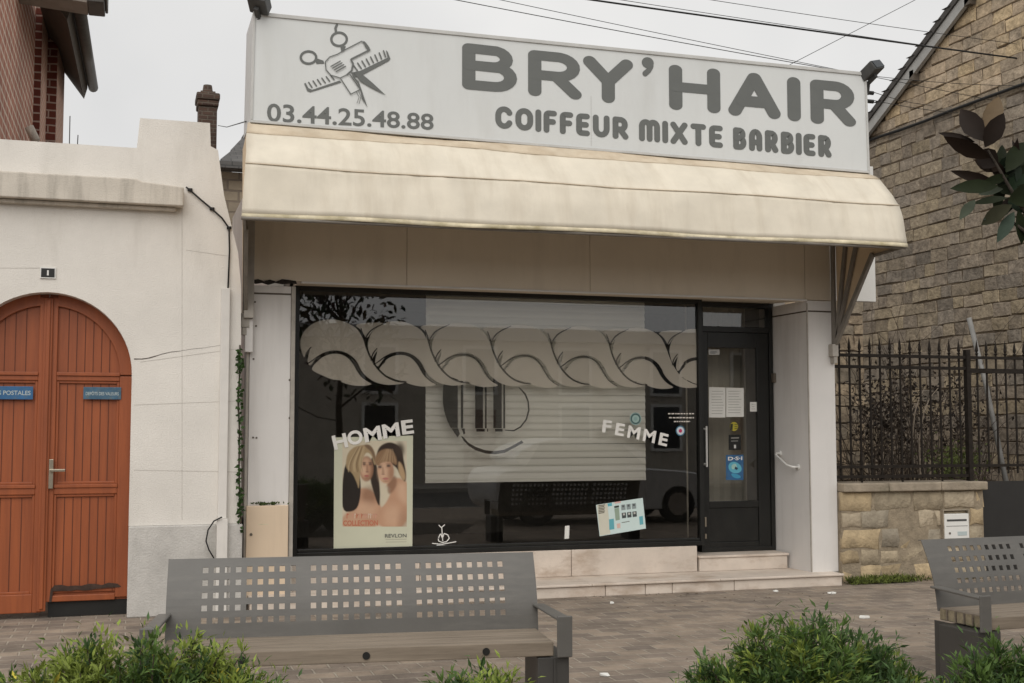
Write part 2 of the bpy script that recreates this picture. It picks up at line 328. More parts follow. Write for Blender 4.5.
def ribbon(pts, hw, closed=False):            # outline of a stroke with round ends
    def fil(p):
        q = [p[0]]
        for i in range(1, len(p)-1):
            a, b, c = Vector(p[i-1]), Vector(p[i]), Vector(p[i+1]); d1 = (a-b); d2 = (c-b)
            if d1.length < 1e-6 or d2.length < 1e-6: continue
            ang = d1.angle(d2)
            if ang < R(150):
                t = min(hw*1.02/math.tan(ang/2), d1.length*.49, d2.length*.49); p1 = b+d1.normalized()*t; p2 = b+d2.normalized()*t
                for k in range(7):
                    s = k/6; q.append(tuple(p1*(1-s)**2 + b*2*s*(1-s) + p2*s*s))
            else: q.append(tuple(b))
        q.append(p[-1]); return q
    p = fil(pts); Lf, Rt = [], []
    for i in range(len(p)):
        a = Vector(p[max(i-1,0)]); b = Vector(p[min(i+1,len(p)-1)]); d = (b-a).normalized(); nrm = Vector((-d.y, d.x))
        if closed and i in (0, len(p)-1):
            d = (Vector(p[1])-Vector(p[-2])).normalized(); nrm = Vector((-d.y, d.x))
        Lf.append(tuple(Vector(p[i])+nrm*hw)); Rt.append(tuple(Vector(p[i])-nrm*hw))
    quads = [(Lf[i], Rt[i], Rt[i+1], Lf[i+1]) for i in range(len(p)-1)]; caps = []
    if not closed:
        for e, q in ((0, 1), (-1, -2)):
            c = Vector(p[e]); d = (c-Vector(p[q])).normalized(); a0 = math.atan2(d.y, d.x)
            caps.append([(c.x+hw*math.cos(a0+R(t)), c.y+hw*math.sin(a0+R(t))) for t in range(-90, 91, 15)])
    return quads, caps
GL = {
 'B': (.80, [[(0,.02),(0,1)], [(0,1),(.46,1)]+arc(.46,.77,.26,.23,90,-90)+[(0,.54)], [(0,.54),(.5,.54)]+arc(.5,.27,.30,.27,90,-90)+[(0,0)]]),
 'R': (.80, [[(0,0),(0,1)],[(0,1),(.46,1)]+arc(.46,.73,.31,.27,80,-90)+[(0,.46)], [(.42,.46),(.80,0)]]),
 'Y': (.82, [[(0,1),(.41,.47),(.41,0)], [(.82,1),(.41,.47)]]),
 'H': (.78, [[(0,0),(0,1)],[(.78,0),(.78,1)],[(0,.52),(.78,.52)]]),
 'A': (.86, [[(0,0),(.42,1)],[(.86,0),(.44,1)],[(.17,.3),(.69,.3)]]),
 'I': (.0, [[(0,0),(0,1)]]),
 'C': (.72, [arc(.38,.62,.38,.38,28,180)+arc(.38,.38,.38,.38,180,332)]),
 'O': (.78, [arc(.39,.62,.39,.38,90,180)+arc(.39,.38,.39,.38,180,360)+arc(.39,.62,.39,.38,0,90)]),
 'F': (.58, [[(0,0),(0,1),(.58,1)],[(0,.5),(.5,.5)]]),
 'E': (.60, [[(.60,1),(0,1),(0,0),(.60,0)],[(0,.5),(.52,.5)]]),
 'U': (.72, [[(0,1)]+arc(.36,.36,.36,.36,180,360)+[(.72,1)]]),
 'M': (1.05, [[(0,0)]+arc(.265,.74,.265,.26,180,0)+[(.53,0)], arc(.79,.74,.26,.26,165,0)+[(1.05,0)]]),
 'X': (.76, [[(0,0),(.76,1)],[(0,1),(.76,0)]]),
 'T': (.70, [[(0,1),(.70,1)],[(.35,1),(.35,0)]]),
 'a': (.68, [[(0,0)]+arc(.34,.66,.34,.34,180,0)+[(.68,0)],[(0,.36),(.68,.36)]]),
 'r': (.68, [[(0,0),(0,1)],[(0,1),(.34,1)]+arc(.34,.71,.30,.29,90,-90)+[(0,.42)], [(.3,.42),(.68,0)]]),
 'b': (.66, [[(0,.02),(0,1)], [(0,1),(.32,1)]+arc(.32,.77,.27,.23,90,-90)+[(0,.54)], [(0,.54),(.34,.54)]+arc(.34,.27,.32,.27,90,-90)+[(0,0)]]),
}
def stroke_glyph(bm, g, x0, x1, z0, z1, tx, tz, y):   # glyph centreline box from outer box; tx, tz = stroke thickness across and along
    wd, strokes = GL[g]; k = tx/tz; n = 0
    cx0, cx1 = (x0+tx/2)/k, (x1-tx/2)/k; cz0, cz1 = z0+tz/2, z1-tz/2
    if wd == 0: cx0 = cx1 = (x0+x1)/2/k; wd = 1
    for st in strokes:
        pts = [(cx0+(cx1-cx0)*px/wd, cz0+(cz1-cz0)*pz) for px, pz in st]
        closed = (Vector(pts[0])-Vector(pts[-1])).length < 1e-5
        q, caps = ribbon(pts, tz/2, closed); yy = y - .0006*n; n += 1
        for f in q + caps: poly(bm, [(a*k, yy, b) for a, b in f])

# ================================================================ SETTING
YW = 11.05          # left boundary wall face
bm = NB(); face(bm, [(-60,-.9,0),(60,-.9,0),(60,60,0),(-60,60,0)]); struct('paved_ground', bm, 'paver')
bm = NB(); face(bm, [(-60,-9,-.12),(60,-9,-.12),(60,-1.04,-.12),(-60,-1.04,-.12)]); struct('road', bm, 'asphalt')
bm = NB(); box(bm, -60, 60, -1.04, -.9, -.3, .004); struct('kerb', bm, 'kerb')
bm = NB(); box(bm, -60, 60, -12.5, -9, -.3, .0); struct('far_pavement', bm, 'kerb')
bm = NB(); face(bm, [(-900,-900,-.32),(900,-900,-.32),(900,900,-.32),(-900,900,-.32)]); struct('ground', bm, 'asphalt')
# planting bed under the shrubs
bm = NB(); poly(bm, [(-2.2,2.9,.004),(4.3,2.4,.004),(5.6,3.4,.004),(4.9,5.1,.004),(-1.2,5.2,.004)]); struct('planting_soil', bm, 'soil')

# ---------------------------------------------------------------- left boundary wall with arched gate
def P2(px, py, y): p = on(px, py, y); return (p.x, p.z)
wl = thing('boundary_wall', 'white rendered wall with stepped parapet and arched opening around the orange gate', 'wall', (-1.5, YW+.2, 0))
acx = on(44, 460, YW).x; aR = on(131.5, 390, YW).x - acx; atop = on(46, 292, YW).z; aS = atop - aR
bz = .005; pe = on(240, 527, YW).x
pl_t = on(133, 526, YW).z
rim = [(acx+aR*math.cos(R(a)), aS+aR*math.sin(R(a))) for a in range(0, 181, 6)]
pT = on(140, 118, YW); pR = on(210, 123, YW); pR2 = on(218, 150, YW); b1 = on(224, 195, YW); b2 = on(238, 252, YW)
par = on(60, 143, YW).z; pl0 = on(137, 149, YW).x
top_line = [(-8, par), (pl0, par), (pT.x, pT.z), (pR.x, pR.z), (pR.x+.01, pR2.z+.03), (pR2.x, pR2.z), (b1.x, b1.z), (b2.x, b2.z), (b2.x+.03, b2.z-.3), (pe+.01, pl_t+.02)]
def topz(x):
    for (xa, za), (xb, zb) in zip(top_line, top_line[1:]):
        if xa <= x <= xb: return za+(zb-za)*(x-xa)/max(xb-xa, 1e-6)
    return top_line[-1][1]
cols = [(-8, bz), (acx-aR-.0005, bz)] + [(x, z) for x, z in rim[::-1]] + [(acx+aR+.0005, pl_t)] + [(x, pl_t) for x, z in top_line if x > acx+aR+.01]
for x, z in top_line:                      # make sure every corner of the parapet has a column
    if acx-aR < x < acx+aR: cols.append((x, aS+math.sqrt(max(aR*aR-(x-acx)**2, 0))))
cols.sort(key=lambda c: c[0])
bm = NB(); T0 = []
for x, z in cols: T0.append([bm.verts.new(p) for p in ((x,YW,z),(x,YW,topz(x)),(x,YW+.34,topz(x)),(x,YW+.34,z))])
for a, b in zip(T0, T0[1:]):
    for k in range(4): bm.faces.new((a[k], b[k], b[(k+1)%4], a[(k+1)%4]))
bm.faces.new(T0[0][::-1]); bm.faces.new(T0[-1]); part('wall_face', bm, 'render', wl)
bm = NB(); box(bm, acx+aR+.001, pe+.02, YW-.035, YW+.3, 0, pl_t-.002); part('plinth', bm, 'plinth', wl, .01)
c0 = on(184, 187, YW-.14); c1 = on(184, 206, YW-.14); ct = on(60, 174, YW-.14)
bm = NB(); prism_y(bm, [(-8, c1.z), (c0.x, c1.z), (c0.x, c0.z), (pl0+.05, c0.z+.03), (pl0, ct.z), (-8, ct.z)], YW-.14, YW-.001); part('cornice', bm, 'cornice', wl, .012)
c2 = on(176, 211, YW-.07)
bm = NB(); box(bm, -8, c2.x, YW-.07, YW-.001, c2.z, c1.z-.002); part('cornice_moulding', bm, 'cornice', wl, .01)
# scored seams and the crack
bm = NB()
for a, b in (((140,362),(236,349)), ((134,405),(236,401)), ((134,470),(236,472)), ((186,250),(228,256)), ((182,208),(182,520)), ((0,268),(40,268))):
    p, q = on(*a, YW), on(*b, YW); d = Vector((q.z-p.z, 0, p.x-q.x)).normalized()*.0022
    face(bm, [p+d+Vector((0,-.0015,0)), p-d+Vector((0,-.0015,0)), q-d+Vector((0,-.0015,0)), q+d+Vector((0,-.0015,0))])
part('render_seam', bm, 'seam', wl)
bm = NB(); pts = [(134,359),(142,359),(149,358),(156,356),(162,354),(171,352),(180,351),(192,349),(203,348),(222,345)]
for i in range(len(pts)-1):
    p, q = on(*pts[i], YW), on(*pts[i+1], YW); t0 = .005*(1-i/10)*(.6+.8*random.random()); d = Vector((0,0,t0)); e = Vector((0,-.002,0))
    face(bm, [p+d+e, p-d+e, q-d*.8+e, q+d*.8+e])
part('render_crack', bm, 'crack', wl)
# house number
np_ = on(48, 273, YW); pn = thing('house_number_plate', 'small dark number 1 plate above the arched gate', 'sign', (np_.x, YW-.002, np_.z-.05))
bm = NB(); box(bm, np_.x-.062, np_.x+.062, YW-.012, YW-.002, np_.z-.047, np_.z+.047); part('plate', bm, 'whiteplastic', pn)
bm = NB(); box(bm, np_.x-.054, np_.x-.004, YW-.014, YW-.012, np_.z-.038, np_.z+.038); box(bm, np_.x+.004-.008, np_.x+.054, YW-.0135, YW-.0115, np_.z-.038, np_.z+.038); part('plate_face', bm, 'black', pn)
bm = NB(); text_quad(bm, '1', (np_.x-.007,YW-.016,np_.z-.022), (np_.x+.007,YW-.016,np_.z-.022), (np_.x+.007,YW-.016,np_.z+.022), (np_.x-.007,YW-.016,np_.z+.022), .0); part('numeral', bm, 'whiteplastic', pn)

# the gate itself
GY = YW+.16
gt = thing('wooden_gate', 'arched double gate of orange brown boards with a brass lever handle', 'gate', (acx, GY, 0))
gb = .06
def arch_poly(x0, x1, z0, r, cx, cz):          # region x0..x1 above z0 under the circle
    n = 12; top = []
    for i in range(n+1):
        x = x1 + (x0-x1)*i/n; dx = min(abs(x-cx), r); top.append((x, cz+math.sqrt(max(r*r-dx*dx, 0))))
    return [(x0, z0), (x1, z0)] + [(x, max(z, z0+.001)) for x, z in top]
for sgn in (-1, 1):
    xa, xb = (acx-aR-.02, acx-.004) if sgn < 0 else (acx+.004, acx+aR+.02)
    lz = .05 if sgn < 0 else .135
    bm = NB(); prism_y(bm, arch_poly(xa, xb, lz, aR+.03, acx, aS), GY+.03, GY+.08)
    leaf = part('leaf', bm, 'gatewood', gt)
    xi, xo = (acx-.075, acx-aR-.02) if sgn < 0 else (acx+.075, acx+aR-.10)   # inner and outer panel limits
    z1t = on(90, 376, GY).z; z2 = on(90, 381, GY).z; z3 = on(90, 484, GY).z; z4 = on(90, 494, GY).z; z5 = on(90, 592, GY).z
    x0, x1 = min(xi, xo), max(xi, xo)
    # raised stiles and rails (frame), built round the panels
    bm = NB()
    box(bm, acx+.006*sgn, xi, GY, GY+.032, lz, aS+aR-.02 - .01)
    if sgn > 0: box(bm, xo, acx+aR+.02, GY, GY+.031, lz+.02, z1t)
    box(bm, x0, x1, GY+.001, GY+.03, z2-.0, z1t)
    box(bm, x0, x1, GY+.001, GY+.03, z4-.0, z3)
    box(bm, x0, x1, GY+.001, GY+.03, lz, z5 if sgn < 0 else z5-.02)
    part('stile', bm, 'gatewood', leaf, .006)
    bm = NB()                                   # curved top rail: ring between two radii
    a0, a1 = (0, 84) if sgn > 0 else (96, 180)
    ro, ri = aR+.02, aR-.10
    A = [(acx+ro*math.cos(R(a)), aS+ro*math.sin(R(a))) for a in range(a0, a1+1, 6)]; B = [(acx+ri*math.cos(R(a)), aS+ri*math.sin(R(a))) for a in range(a0, a1+1, 6)]
    prism_y(bm, A+B[::-1], GY-.001, GY+.03); part('top_rail', bm, 'gatewood', leaf, .005)
    # mouldings round each panel and dark grooves between the boards
    bm = NB()
    for za, zb in ((z3, z2), (z5, z4)):
        for (p, q, r_, s) in ((x0+.0,x0+.022,za,zb), (x1-.022,x1,za,zb), (x0+.022,x1-.022,za,za+.022), (x0+.022,x1-.022,zb-.022,zb)): box(bm, p, q, GY+.012, GY+.031, r_, s)
    box(bm, x0, x1, GY-.012, GY+.004, z1t, z1t+.03); box(bm, x0, x1, GY-.010, GY+.002, z3-.03, z3+.0)
    part('moulding', bm, 'gatewood', leaf, .004)
    bm = NB(); nb = 7
    for i in range(1, nb):
        x = x0+.02 + (x1-x0-.04)*i/nb
        zt = aS+math.sqrt(max(ri*ri-(x-acx)**2, 0))
        for za, zb in ((z1t+.03, zt), (z3+.025, z2-.025), (z5+.025, z4-.025)):
            if zb > za: box(bm, x-.0035, x+.0035, GY+.0275, GY+.0305, za, zb)
    part('board_groove', bm, 'gategroove', leaf)
bm = NB(); box(bm, acx-.04, acx+.034, GY-.02, GY-.0005, .06, aS+aR-.035); box(bm, acx-.018, acx+.014, GY-.036, GY-.02, .08, aS+aR-.05); part('cover_strip', bm, 'gatewood', gt, .007)
bm = NB(); x0 = acx+.06; x1 = acx+aR-.05
pts = [(x0,.135),(x0+.01,.24),(x0+.04,.275)]+[(x0+.04+(x1-x0-.09)*i/9, .262+.02*random.random()) for i in range(1,9)]+[(x1-.03,.27),(x1,.245),(x1-.02,.238)]+[(x1-.05-(x1-x0-.12)*i/9,.222+.018*random.random()) for i in range(1,9)]+[(x0+.03,.225),(x0+.02,.135)]
prism_y(bm, pts, GY-.004, GY-.0012); part('rotten_rail', bm, 'rot', gt)
bm = NB(); box(bm, acx+.05, acx+aR+.02, GY+.04, GY+.06, .005, .134); part('gap_shade', bm, 'black', gt)  # black sheet painted in as the shade of the open gap below the leaf
hp = on(51, 474, GY-.03)
bm = NB(); box(bm, hp.x-.018, hp.x+.018, GY-.034, GY-.02, hp.z-.125, hp.z+.125); box(bm, hp.x-.012, hp.x+.115, GY-.075, GY-.06, hp.z+.02, hp.z+.042); tube(bm, [(hp.x,GY-.034,hp.z+.03),(hp.x,GY-.07,hp.z+.03)], .01); part('handle', bm, 'steel', gt, .003)
for nm, a, b, txt, lab, mt in (('enamel_plaque', (-22,386), (33,399.5), 'ENVOIS POSTALES', 'bright blue enamel plaque with pale capitals on the left gate leaf', 'enamel'), ('enamel_plaque', (83.5,387), (121,399.5), 'DEPÔTS DES VALEURS', 'faded blue enamel plaque with worn lettering on the right gate leaf', 'enamel2')):
    p, q = on(*a, GY), on(*b, GY); t = thing(nm, lab, 'plaque', ((p.x+q.x)/2, GY-.002, q.z), 'enamel plaques on the gate')
    bm = NB(); box(bm, p.x, q.x, GY-.010, GY-.003, q.z, p.z); part('plate', bm, mt, t, .002)
    mz = (p.z+q.z)/2; hh = (p.z-q.z)*.17
    bm = NB(); text_quad(bm, txt, (p.x+.02,GY-.0115,mz-hh), (q.x-.02,GY-.0115,mz-hh), (q.x-.02,GY-.0115,mz+hh), (p.x+.02,GY-.0115,mz+hh), .012); part('lettering', bm, 'lettergrey', t)
# duct, cable, ivy on the wall's end
dT, dB = on(226, 288, YW-.05), on(222.5, 556, YW-.05)
dt = thing('cable_duct', 'white plastic duct running down the end of the white wall', 'duct', (dB.x, YW-.03, 0))
bm = NB(); box(bm, dT.x-.037, dT.x+.037, YW-.05, YW-.002, pl_t+.05, dT.z); part('duct_cover', bm, 'pipewhite', dt, .004)
bm = NB(); box(bm, dT.x-.046, dT.x+.046, YW-.085, YW-.0365, .0, pl_t+.049); part('duct_base', bm, 'pipewhite', dt, .004)
bm = NB(); kp = [(186,187),(190,190),(200,199),(212,209),(222,218),(229,228),(229.5,250),(228,288)]
tube(bm, [on(*p, YW-.02) for p in kp], .008, 6)
for p in kp[1:6:2]:
    c = on(*p, YW); box(bm, c.x-.02, c.x+.02, YW-.025, YW-.001, c.z-.012, c.z+.012)
solo('wall_cable', 'black cable clipped down the right shoulder of the white wall', 'cable', bm, 'cable', smooth=True)
bm = NB(); tube(bm, [on(*p, YW-.1) for p in ((222,517),(214,521),(208,530),(206,541),(209,550),(215,560))], .007, 6)
solo('loose_cable', 'thin black cable looping out of the white duct near the ground', 'cable', bm, 'cable', smooth=True)

def leaf_quad(bm, p, d, nrm, L_, w_, col, fold=.25, droop=.15):
    d = d.normalized(); s = d.cross(nrm).normalized(); n = s.cross(d)
    a = p; m1 = p + d*L_*.4 - n*droop*L_*.2; t = p + d*L_ - n*droop*L_
    l1 = m1 + s*w_/2 + n*w_*fold; r1 = m1 - s*w_/2 + n*w_*fold
    va, vm, vt, vl, vr = [bm.verts.new(x) for x in (a, m1, t, l1, r1)]
    fs = [bm.faces.new(x) for x in ((va, vm, vl), (vm, vt, vl), (va, vr, vm), (vm, vr, vt))]
    paint(bm, fs, col)
def rv(): return Vector((random.uniform(-1,1), random.uniform(-1,1), random.uniform(-1,1)))
iv = thing('ivy', 'thin strand of ivy climbing the gap beside the white duct', 'ivy', (on(240,540,YW+.05).x, YW+.05, 0))
bm = NB(); path = [(241,600),(240.5,520),(239,470),(239.5,430),(238,400),(240,370),(240,345)]; tube(bm, [on(*p, YW-.02) for p in path], .008, 5); part('stem', bm, 'twig', iv)
bm = NB()
for i in range(150):
    y_ = random.choice((random.gauss(362,7), random.gauss(395,12), random.gauss(440,10), random.gauss(478,9), random.gauss(505,12), random.uniform(350,528))); wid = random.uniform(.4,2.6)
    p = on(240 + random.uniform(-wid, wid*.5), y_, YW-.03-.05*random.random()); g = random.uniform(.6,1.5)
    leaf_quad(bm, p, rv()+Vector((0,-.3,-.3)), Vector((0,-1,.4))+rv()*.5, random.uniform(.03,.055), .035, (.035*g,.07*g,.018*g))
part('foliage', bm, 'leaf', iv)

# ================================================================ SHOP
YP, YPL, YG, YD = 11.25, 11.66, 11.72, 11.95
xL = on(245, 400, YP).x - .0; xR = on(838.5, 560, YP).x; XPL = on(811.5, 560, YP).x; XWL = on(292.5, 552, YG).x - .01
YS = 10.56
sTL, sTR, sBL, sBR = on(253,12,YS), on(866,73,YS), on(250,122.5,YS), on(869.5,173.5,YS)
zf = on(600, 292, YP).z; zft = 4.6
sh = thing('hair_salon', 'single storey cream fronted hair salon with a wide dark shop window', 'shop', ((xL+xR)/2, YP, 0))
# body: back and side walls, roof
bm = NB(); box(bm, xL+.30, xL+.45, YD+.3, 17, 0, 4.5); box(bm, xR-.15, xR-.002, YD+.3, 17, 0, 4.5); box(bm, xL+.45, xR-.15, 16.85, 17, 0, 4.5); box(bm, xL+.45, xR-.15, YD+.31, 16.85, 4.35, 4.5); part('rear_wall', bm, 'render', sh)
# fascia panels above the window, up to behind the sign
bm = NB(); xs = [xL, on(590,270,YP).x-.002, on(590,270,YP).x+.002, xR]
fseam = [on(407,250,YP).x, on(590,260,YP).x]
edges = [xL+.02]+fseam+[XPL-.02]
for i in range(3): box(bm, edges[i]+.002, edges[i+1]-.002, YP, YP+.06, zf, zft)
box(bm, XPL-.018, xR-.03, YP+.001, YP+.06, zf-.004, zft)
part('fascia_panel', bm, 'fascia', sh, .003)
bm = NB(); box(bm, xL+.03, xR-.04, YP+.06, YP+.1, zf+.01, zft-.01); part('fascia_backing', bm, 'trim', sh)
bm = NB(); box(bm, XWL, XPL-.004, YP-.012, YP+.03, zf-.018, zf-.001); part('fascia_edge', bm, 'panel', sh, .004)
wz1 = on(600, 296.3, YG).z; sk_ = (wz1-zf+.012)/(YG-YP)
bm = NB(); prism_x(bm, [(YP+.031,zf-.011),(YD+.3,zf-.011+sk_*(YD+.3-YP)),(YD+.3,zf+.3),(YP+.11,zf+.3),(YP+.11,zf+.012),(YP+.031,zf+.012)], XWL, XPL); part('soffit', bm, 'fascia', sh)
# left pilaster
zb = on(270, 293, YP).z; zb2 = on(270, 304, YP).z
pxl, pxr = on(249,400,YP).x, on(291.5,540,YP).x
bm = NB(); box(bm, pxl, pxr-.03, YP+.001, YG+.4, .8, zb-.014); box(bm, pxl, pxr-.03, YP+.002, YG+.4, zb+.002, zf-.05); part('pilaster', bm, 'panel', sh, .004)
bm = NB(); box(bm, pxr-.028, pxr+.01, YP-.01, YG+.05, .3, zf-.05); box(bm, pxl-.03, pxl-.004, YP-.006, YP+.2, 0, zb); part('pilaster_edge', bm, 'bracket', sh, .003)
bm = NB(); box(bm, pxl+.002, pxr-.032, YP+.006, YP+.05, zb-.014, zb+.002); part('joint_strip', bm, 'trim', sh)
bm = NB(); pts = [(252,280),(258,279),(264,281),(270,279.5),(276,281.5),(282,279),(290,280),(296,281),(297,284),(290,283.6),(282,284.4),(275,283),(268,285),(262,283),(256,284),(252,283)]
prism_y(bm, [P2(*p, YP-.014) for p in pts][::-1], YP-.014, YP-.0125); part('rotten_edge', bm, 'soot', sh)
bm = NB(); box(bm, pxl-.03, pxr+.01, YP+.02, YG+.4, 0, .8); part('pilaster_base', bm, 'bracket', sh)
for px, py in ((255,302),(256,326),(253.5,359),(253,437.5),(256.5,437.8),(289.5,418),(289.5,380)):
    p = on(px, py, YP); bm = NB(); tube(bm, [(p.x,YP-.006,p.z),(p.x,YP+.002,p.z)], .009, 8); part('screw', bm, 'trim', sh)
# right pilaster (splayed reveal)
xi0, xi1 = XPL, on(775.5, 551, YD).x + .004
zb3 = on(818, 311, YP).z
def pil(z0, z1, off): return None
bm = NB()
for z0, z1, o_ in ((.12, zb3-.012, 0), (zb3+.004, zf-.012, .0)):
    A = [(xi0, YP), (xR, YP), (xR, YD+.3), (xi1, YD+.3), (xi1, YD-.03)]
    loft(bm, [(x,y,z0) for x,y in A], [(x,y,z1) for x,y in A])
part('pilaster', bm, 'panel', sh, .004)
bm = NB(); A = [(xi0+.006, YP+.006), (xR-.006, YP+.006), (xR-.006, YD+.2), (xi1+.006, YD+.2), (xi1+.006, YD-.02)]
loft(bm, [(x,y,zb3-.013) for x,y in A], [(x,y,zb3+.005) for x,y in A]); part('joint_strip', bm, 'trim', sh)
bm = NB(); box(bm, xi0-.004, xi0+.008, YP-.004, YP+.01, .121, zf-.04); part('corner_bead', bm, 'bracket', sh)
# lateral white panel of the shop, seen past the awning arm
q = on(875, 302, YP+.3); bm = NB(); box(bm, xR+.002, q.x, YP+.28, YP+.34, q.z, 4.5); part('side_panel', bm, 'whiteplastic', sh, .004)
# steps, plinth
stz = .125
sx0, sx1 = xL+.05, on(843, 580, 11.05).x
bm = NB(); js = [sx0, sx0+1.0] + [on(p, 590, 11.05).x for p in (606, 646, 673)] + [on(735,585,11.05).x, sx1]
for i in range(len(js)-1): box(bm, js[i]+(.003 if i else 0), js[i+1]-.003, 11.062, YD+.2, .0, stz-.024)
stp = part('step', bm, 'stone', sh, .006)
bm = NB(); js2 = [sx0-.01, sx0+1.4, on(592,585,11.05).x, on(720,580,11.05).x, sx1+.012]
for i in range(len(js2)-1): box(bm, js2[i]+.0015, js2[i+1]-.0015, 11.04, YD+.2, stz-.022, stz)
part('step_tread', bm, 'stone', stp, .005)
zsill = on(600, 548, YG).z
js = [XWL-.05, on(420,560,YPL).x, on(571.5,560,YPL).x, on(697.5, 560, YPL).x]
bm = NB()
for i in range(3): box(bm, js[i]+.003, js[i+1]-.003, YPL, YG+.3, stz+.001, zsill-.004)
part('plinth', bm, 'stone', sh, .005)
dz = on(745, 551, YD).z
d0, d1 = on(699, 565, YPL-.03).x, on(789, 560, YPL-.03).x
bm = NB(); box(bm, d0+.012, d1-.012, YPL-.02, YD+.2, stz+.001, dz-.026); ds = part('door_step', bm, 'stone', sh, .005)
bm = NB(); box(bm, d0, d1, YPL-.035, YD+.1, dz-.025, dz); part('step_tread', bm, 'stone', ds, .005)

# the shop window
def fr(bm, x0, x1, z0, z1, y0, y1, t):
    box(bm, x0, x0+t, y0, y1, z0, z1); box(bm, x1-t, x1, y0, y1, z0, z1); box(bm, x0+t+.0005, x1-t-.0005, y0, y1, z0, z0+t); box(bm, x0+t+.0005, x1-t-.0005, y0, y1, z1-t, z1)
wx0, wx1 = XWL, on(702, 450, YG).x
bm = NB(); fr(bm, wx0, wx1, zsill, wz1, YG-.04, YG+.06, .045); box(bm, wx0+.05, wx1-.05, YG-.03, YG+.05, zsill+.046, zsill+.075)
win = part('window_frame', bm, 'blackframe', sh, .004)
bm = NB(); box(bm, wx0+.045, wx1-.045, YG, YG+.0004, zsill+.07, wz1-.045)
bm.free(); bm = NB(); face(bm, [(wx0+.044,YG,zsill+.07),(wx1-.044,YG,zsill+.07),(wx1-.044,YG,wz1-.044),(wx0+.044,YG,wz1-.044)]); part('pane', bm, 'glass', win)
# frosted wave band on the inner face of the pane
YF = YG+.004
neck = [on(365,350,YF).x, on(431,350,YF).x, on(552.7,350,YF).x, on(611,350,YF).x, on(667,350,YF).x]
pitch = (neck[4]-neck[0])/5.0
xg0, xg1, zt_, zb_ = on(299.8,350,YF).x, wx1-.05, on(330,319,YF).z, on(345,385.5,YF).z
UA = [(85,290),(72,262),(88,206),(68,240),(60,252),(46,215),(42,180),(55,140),(90,105),(140,85),(190,82),(240,95),(285,120),(308,160),(322,195),(340,240),(368,286),(410,325),(460,345),(502,349),(470,358),(420,363),(370,354),(335,335),(305,305),(287,265),(262,238),(222,218),(180,215),(140,226),(110,250)]
UB = [(88,297),(115,265),(145,240),(185,229),(220,233),(248,249),(270,277),(286,308),(312,338),(358,358),(320,367),(270,367),(215,352),(222,344),(180,342),(140,325),(110,312)]
UC = [(272,104),(325,93),(412,91),(375,108),(345,135),(325,166),(312,140),(296,122)]
su = pitch/281.5; sz = (zt_-zb_)/(366-82)
bm = NB()
def clipx(pts, xm):
    out = []
    for i in range(len(pts)):
        a, b = pts[i], pts[(i+1)%len(pts)]
        if a[0] <= xm: out.append(a)
        if (a[0]-xm)*(b[0]-xm) < 0:
            t = (xm-a[0])/(b[0]-a[0]); out.append((xm, a[1]+t*(b[1]-a[1])))
    return out
for k in range(7):
    for U, dy in ((UA,0),(UB,0),(UC,0)):
        pts = smooth_poly(U, 2)
        w3 = []
        for x, y in pts:
            xx = x + 6 if (k and x < 120) else x
            w3.append((xg0 + (xx-42+281.5*k)*su, zt_-(y-82)*sz))
        w3 = clipx(w3, xg1)
        if len(w3) > 2: poly(bm, [(x, YF, z) for x, z in w3])
part('frosted_wave', bm, 'film', win)
def taper(pts, hw, y):
    p = smooth_poly(pts, 2, False); n = len(p); a, b = [], []
    for i in range(n):
        d = (Vector(p[min(i+1,n-1)])-Vector(p[max(i-1,0)])).normalized(); t = hw*(.25+.75*math.sin(math.pi*(.08+.84*i/(n-1)))); a.append((p[i][0]-d.y*t, p[i][1]+d.x*t)); b.append((p[i][0]+d.y*t, p[i][1]-d.x*t))
    for i in range(n-1): face(bm, [(x, y, z) for x, z in (a[i], b[i], b[i+1], a[i+1])])
for k in range(7):
    for Q, hw in (([(74,275),(95,262),(125,238),(155,227),(185,223),(220,227),(250,243),(272,270),(290,303),(314,336),(352,357)], 5), ([(300,118),(312,150),(322,195),(340,240),(370,289),(412,328),(460,347),(500,350)], 5.5), ([(62,258),(70,228),(90,203)], 4), ([(318,170),(328,145),(350,120),(410,91)], 4)):
        w3 = [(xg0+(x-42+281.5*k)*su, zt_-(y-82)*sz) for x, y in Q]
        if max(x for x, z in w3) < xg1: bm = NB(); taper(w3, hw*su*.75, YF-.0015); part('wave_outline', bm, 'outline', win)
# CB monogram behind the frosted band
YL = YG+.007; bm = NB()
def lp(x, y): return on(425+x/8.533, 380+y/8.5375, YL)
def lgon(pts): poly(bm, [lp(*p) for p in pts])
lgon([(165,-20),(280,-20),(280,410),(220,410),(190,350),(165,270),(152,190),(152,100)])
lgon([(225,412),(283,412),(297,460),(278,490),(250,450)])
for x0, x1, y1 in ((305,326,410),(428,495,412),(512,526,412),(583,655,412),(668,684,412)): lgon([(x0,-20),(x1,-20),(x1,y1),(x0,y1)])
for x0, x1 in ((438,510),(530,538),(598,662)): lgon([(x0,416),(x1,416),(x1,440),(x0,440)])
lgon([(310,414),(338,414),(342,460),(328,464),(322,440)])
cpts = [(308,478),(330,520),(370,560),(430,600),(520,628),(600,634),(680,622),(760,580),(840,535),(825,515),(740,565),(670,597),(590,608),(510,598),(430,570),(370,535),(325,485)]
poly(bm, [lp(*p) for p in cpts])
dp = [(684,432),(760,438),(820,405),(870,340),(892,260),(886,180),(860,115),(810,65)]
din = [(795,62),(846,120),(874,185),(879,258),(858,335),(812,395),(756,428),(684,424)]
poly(bm, [lp(*p) for p in dp+din])
part('monogram', bm, 'logo', win)
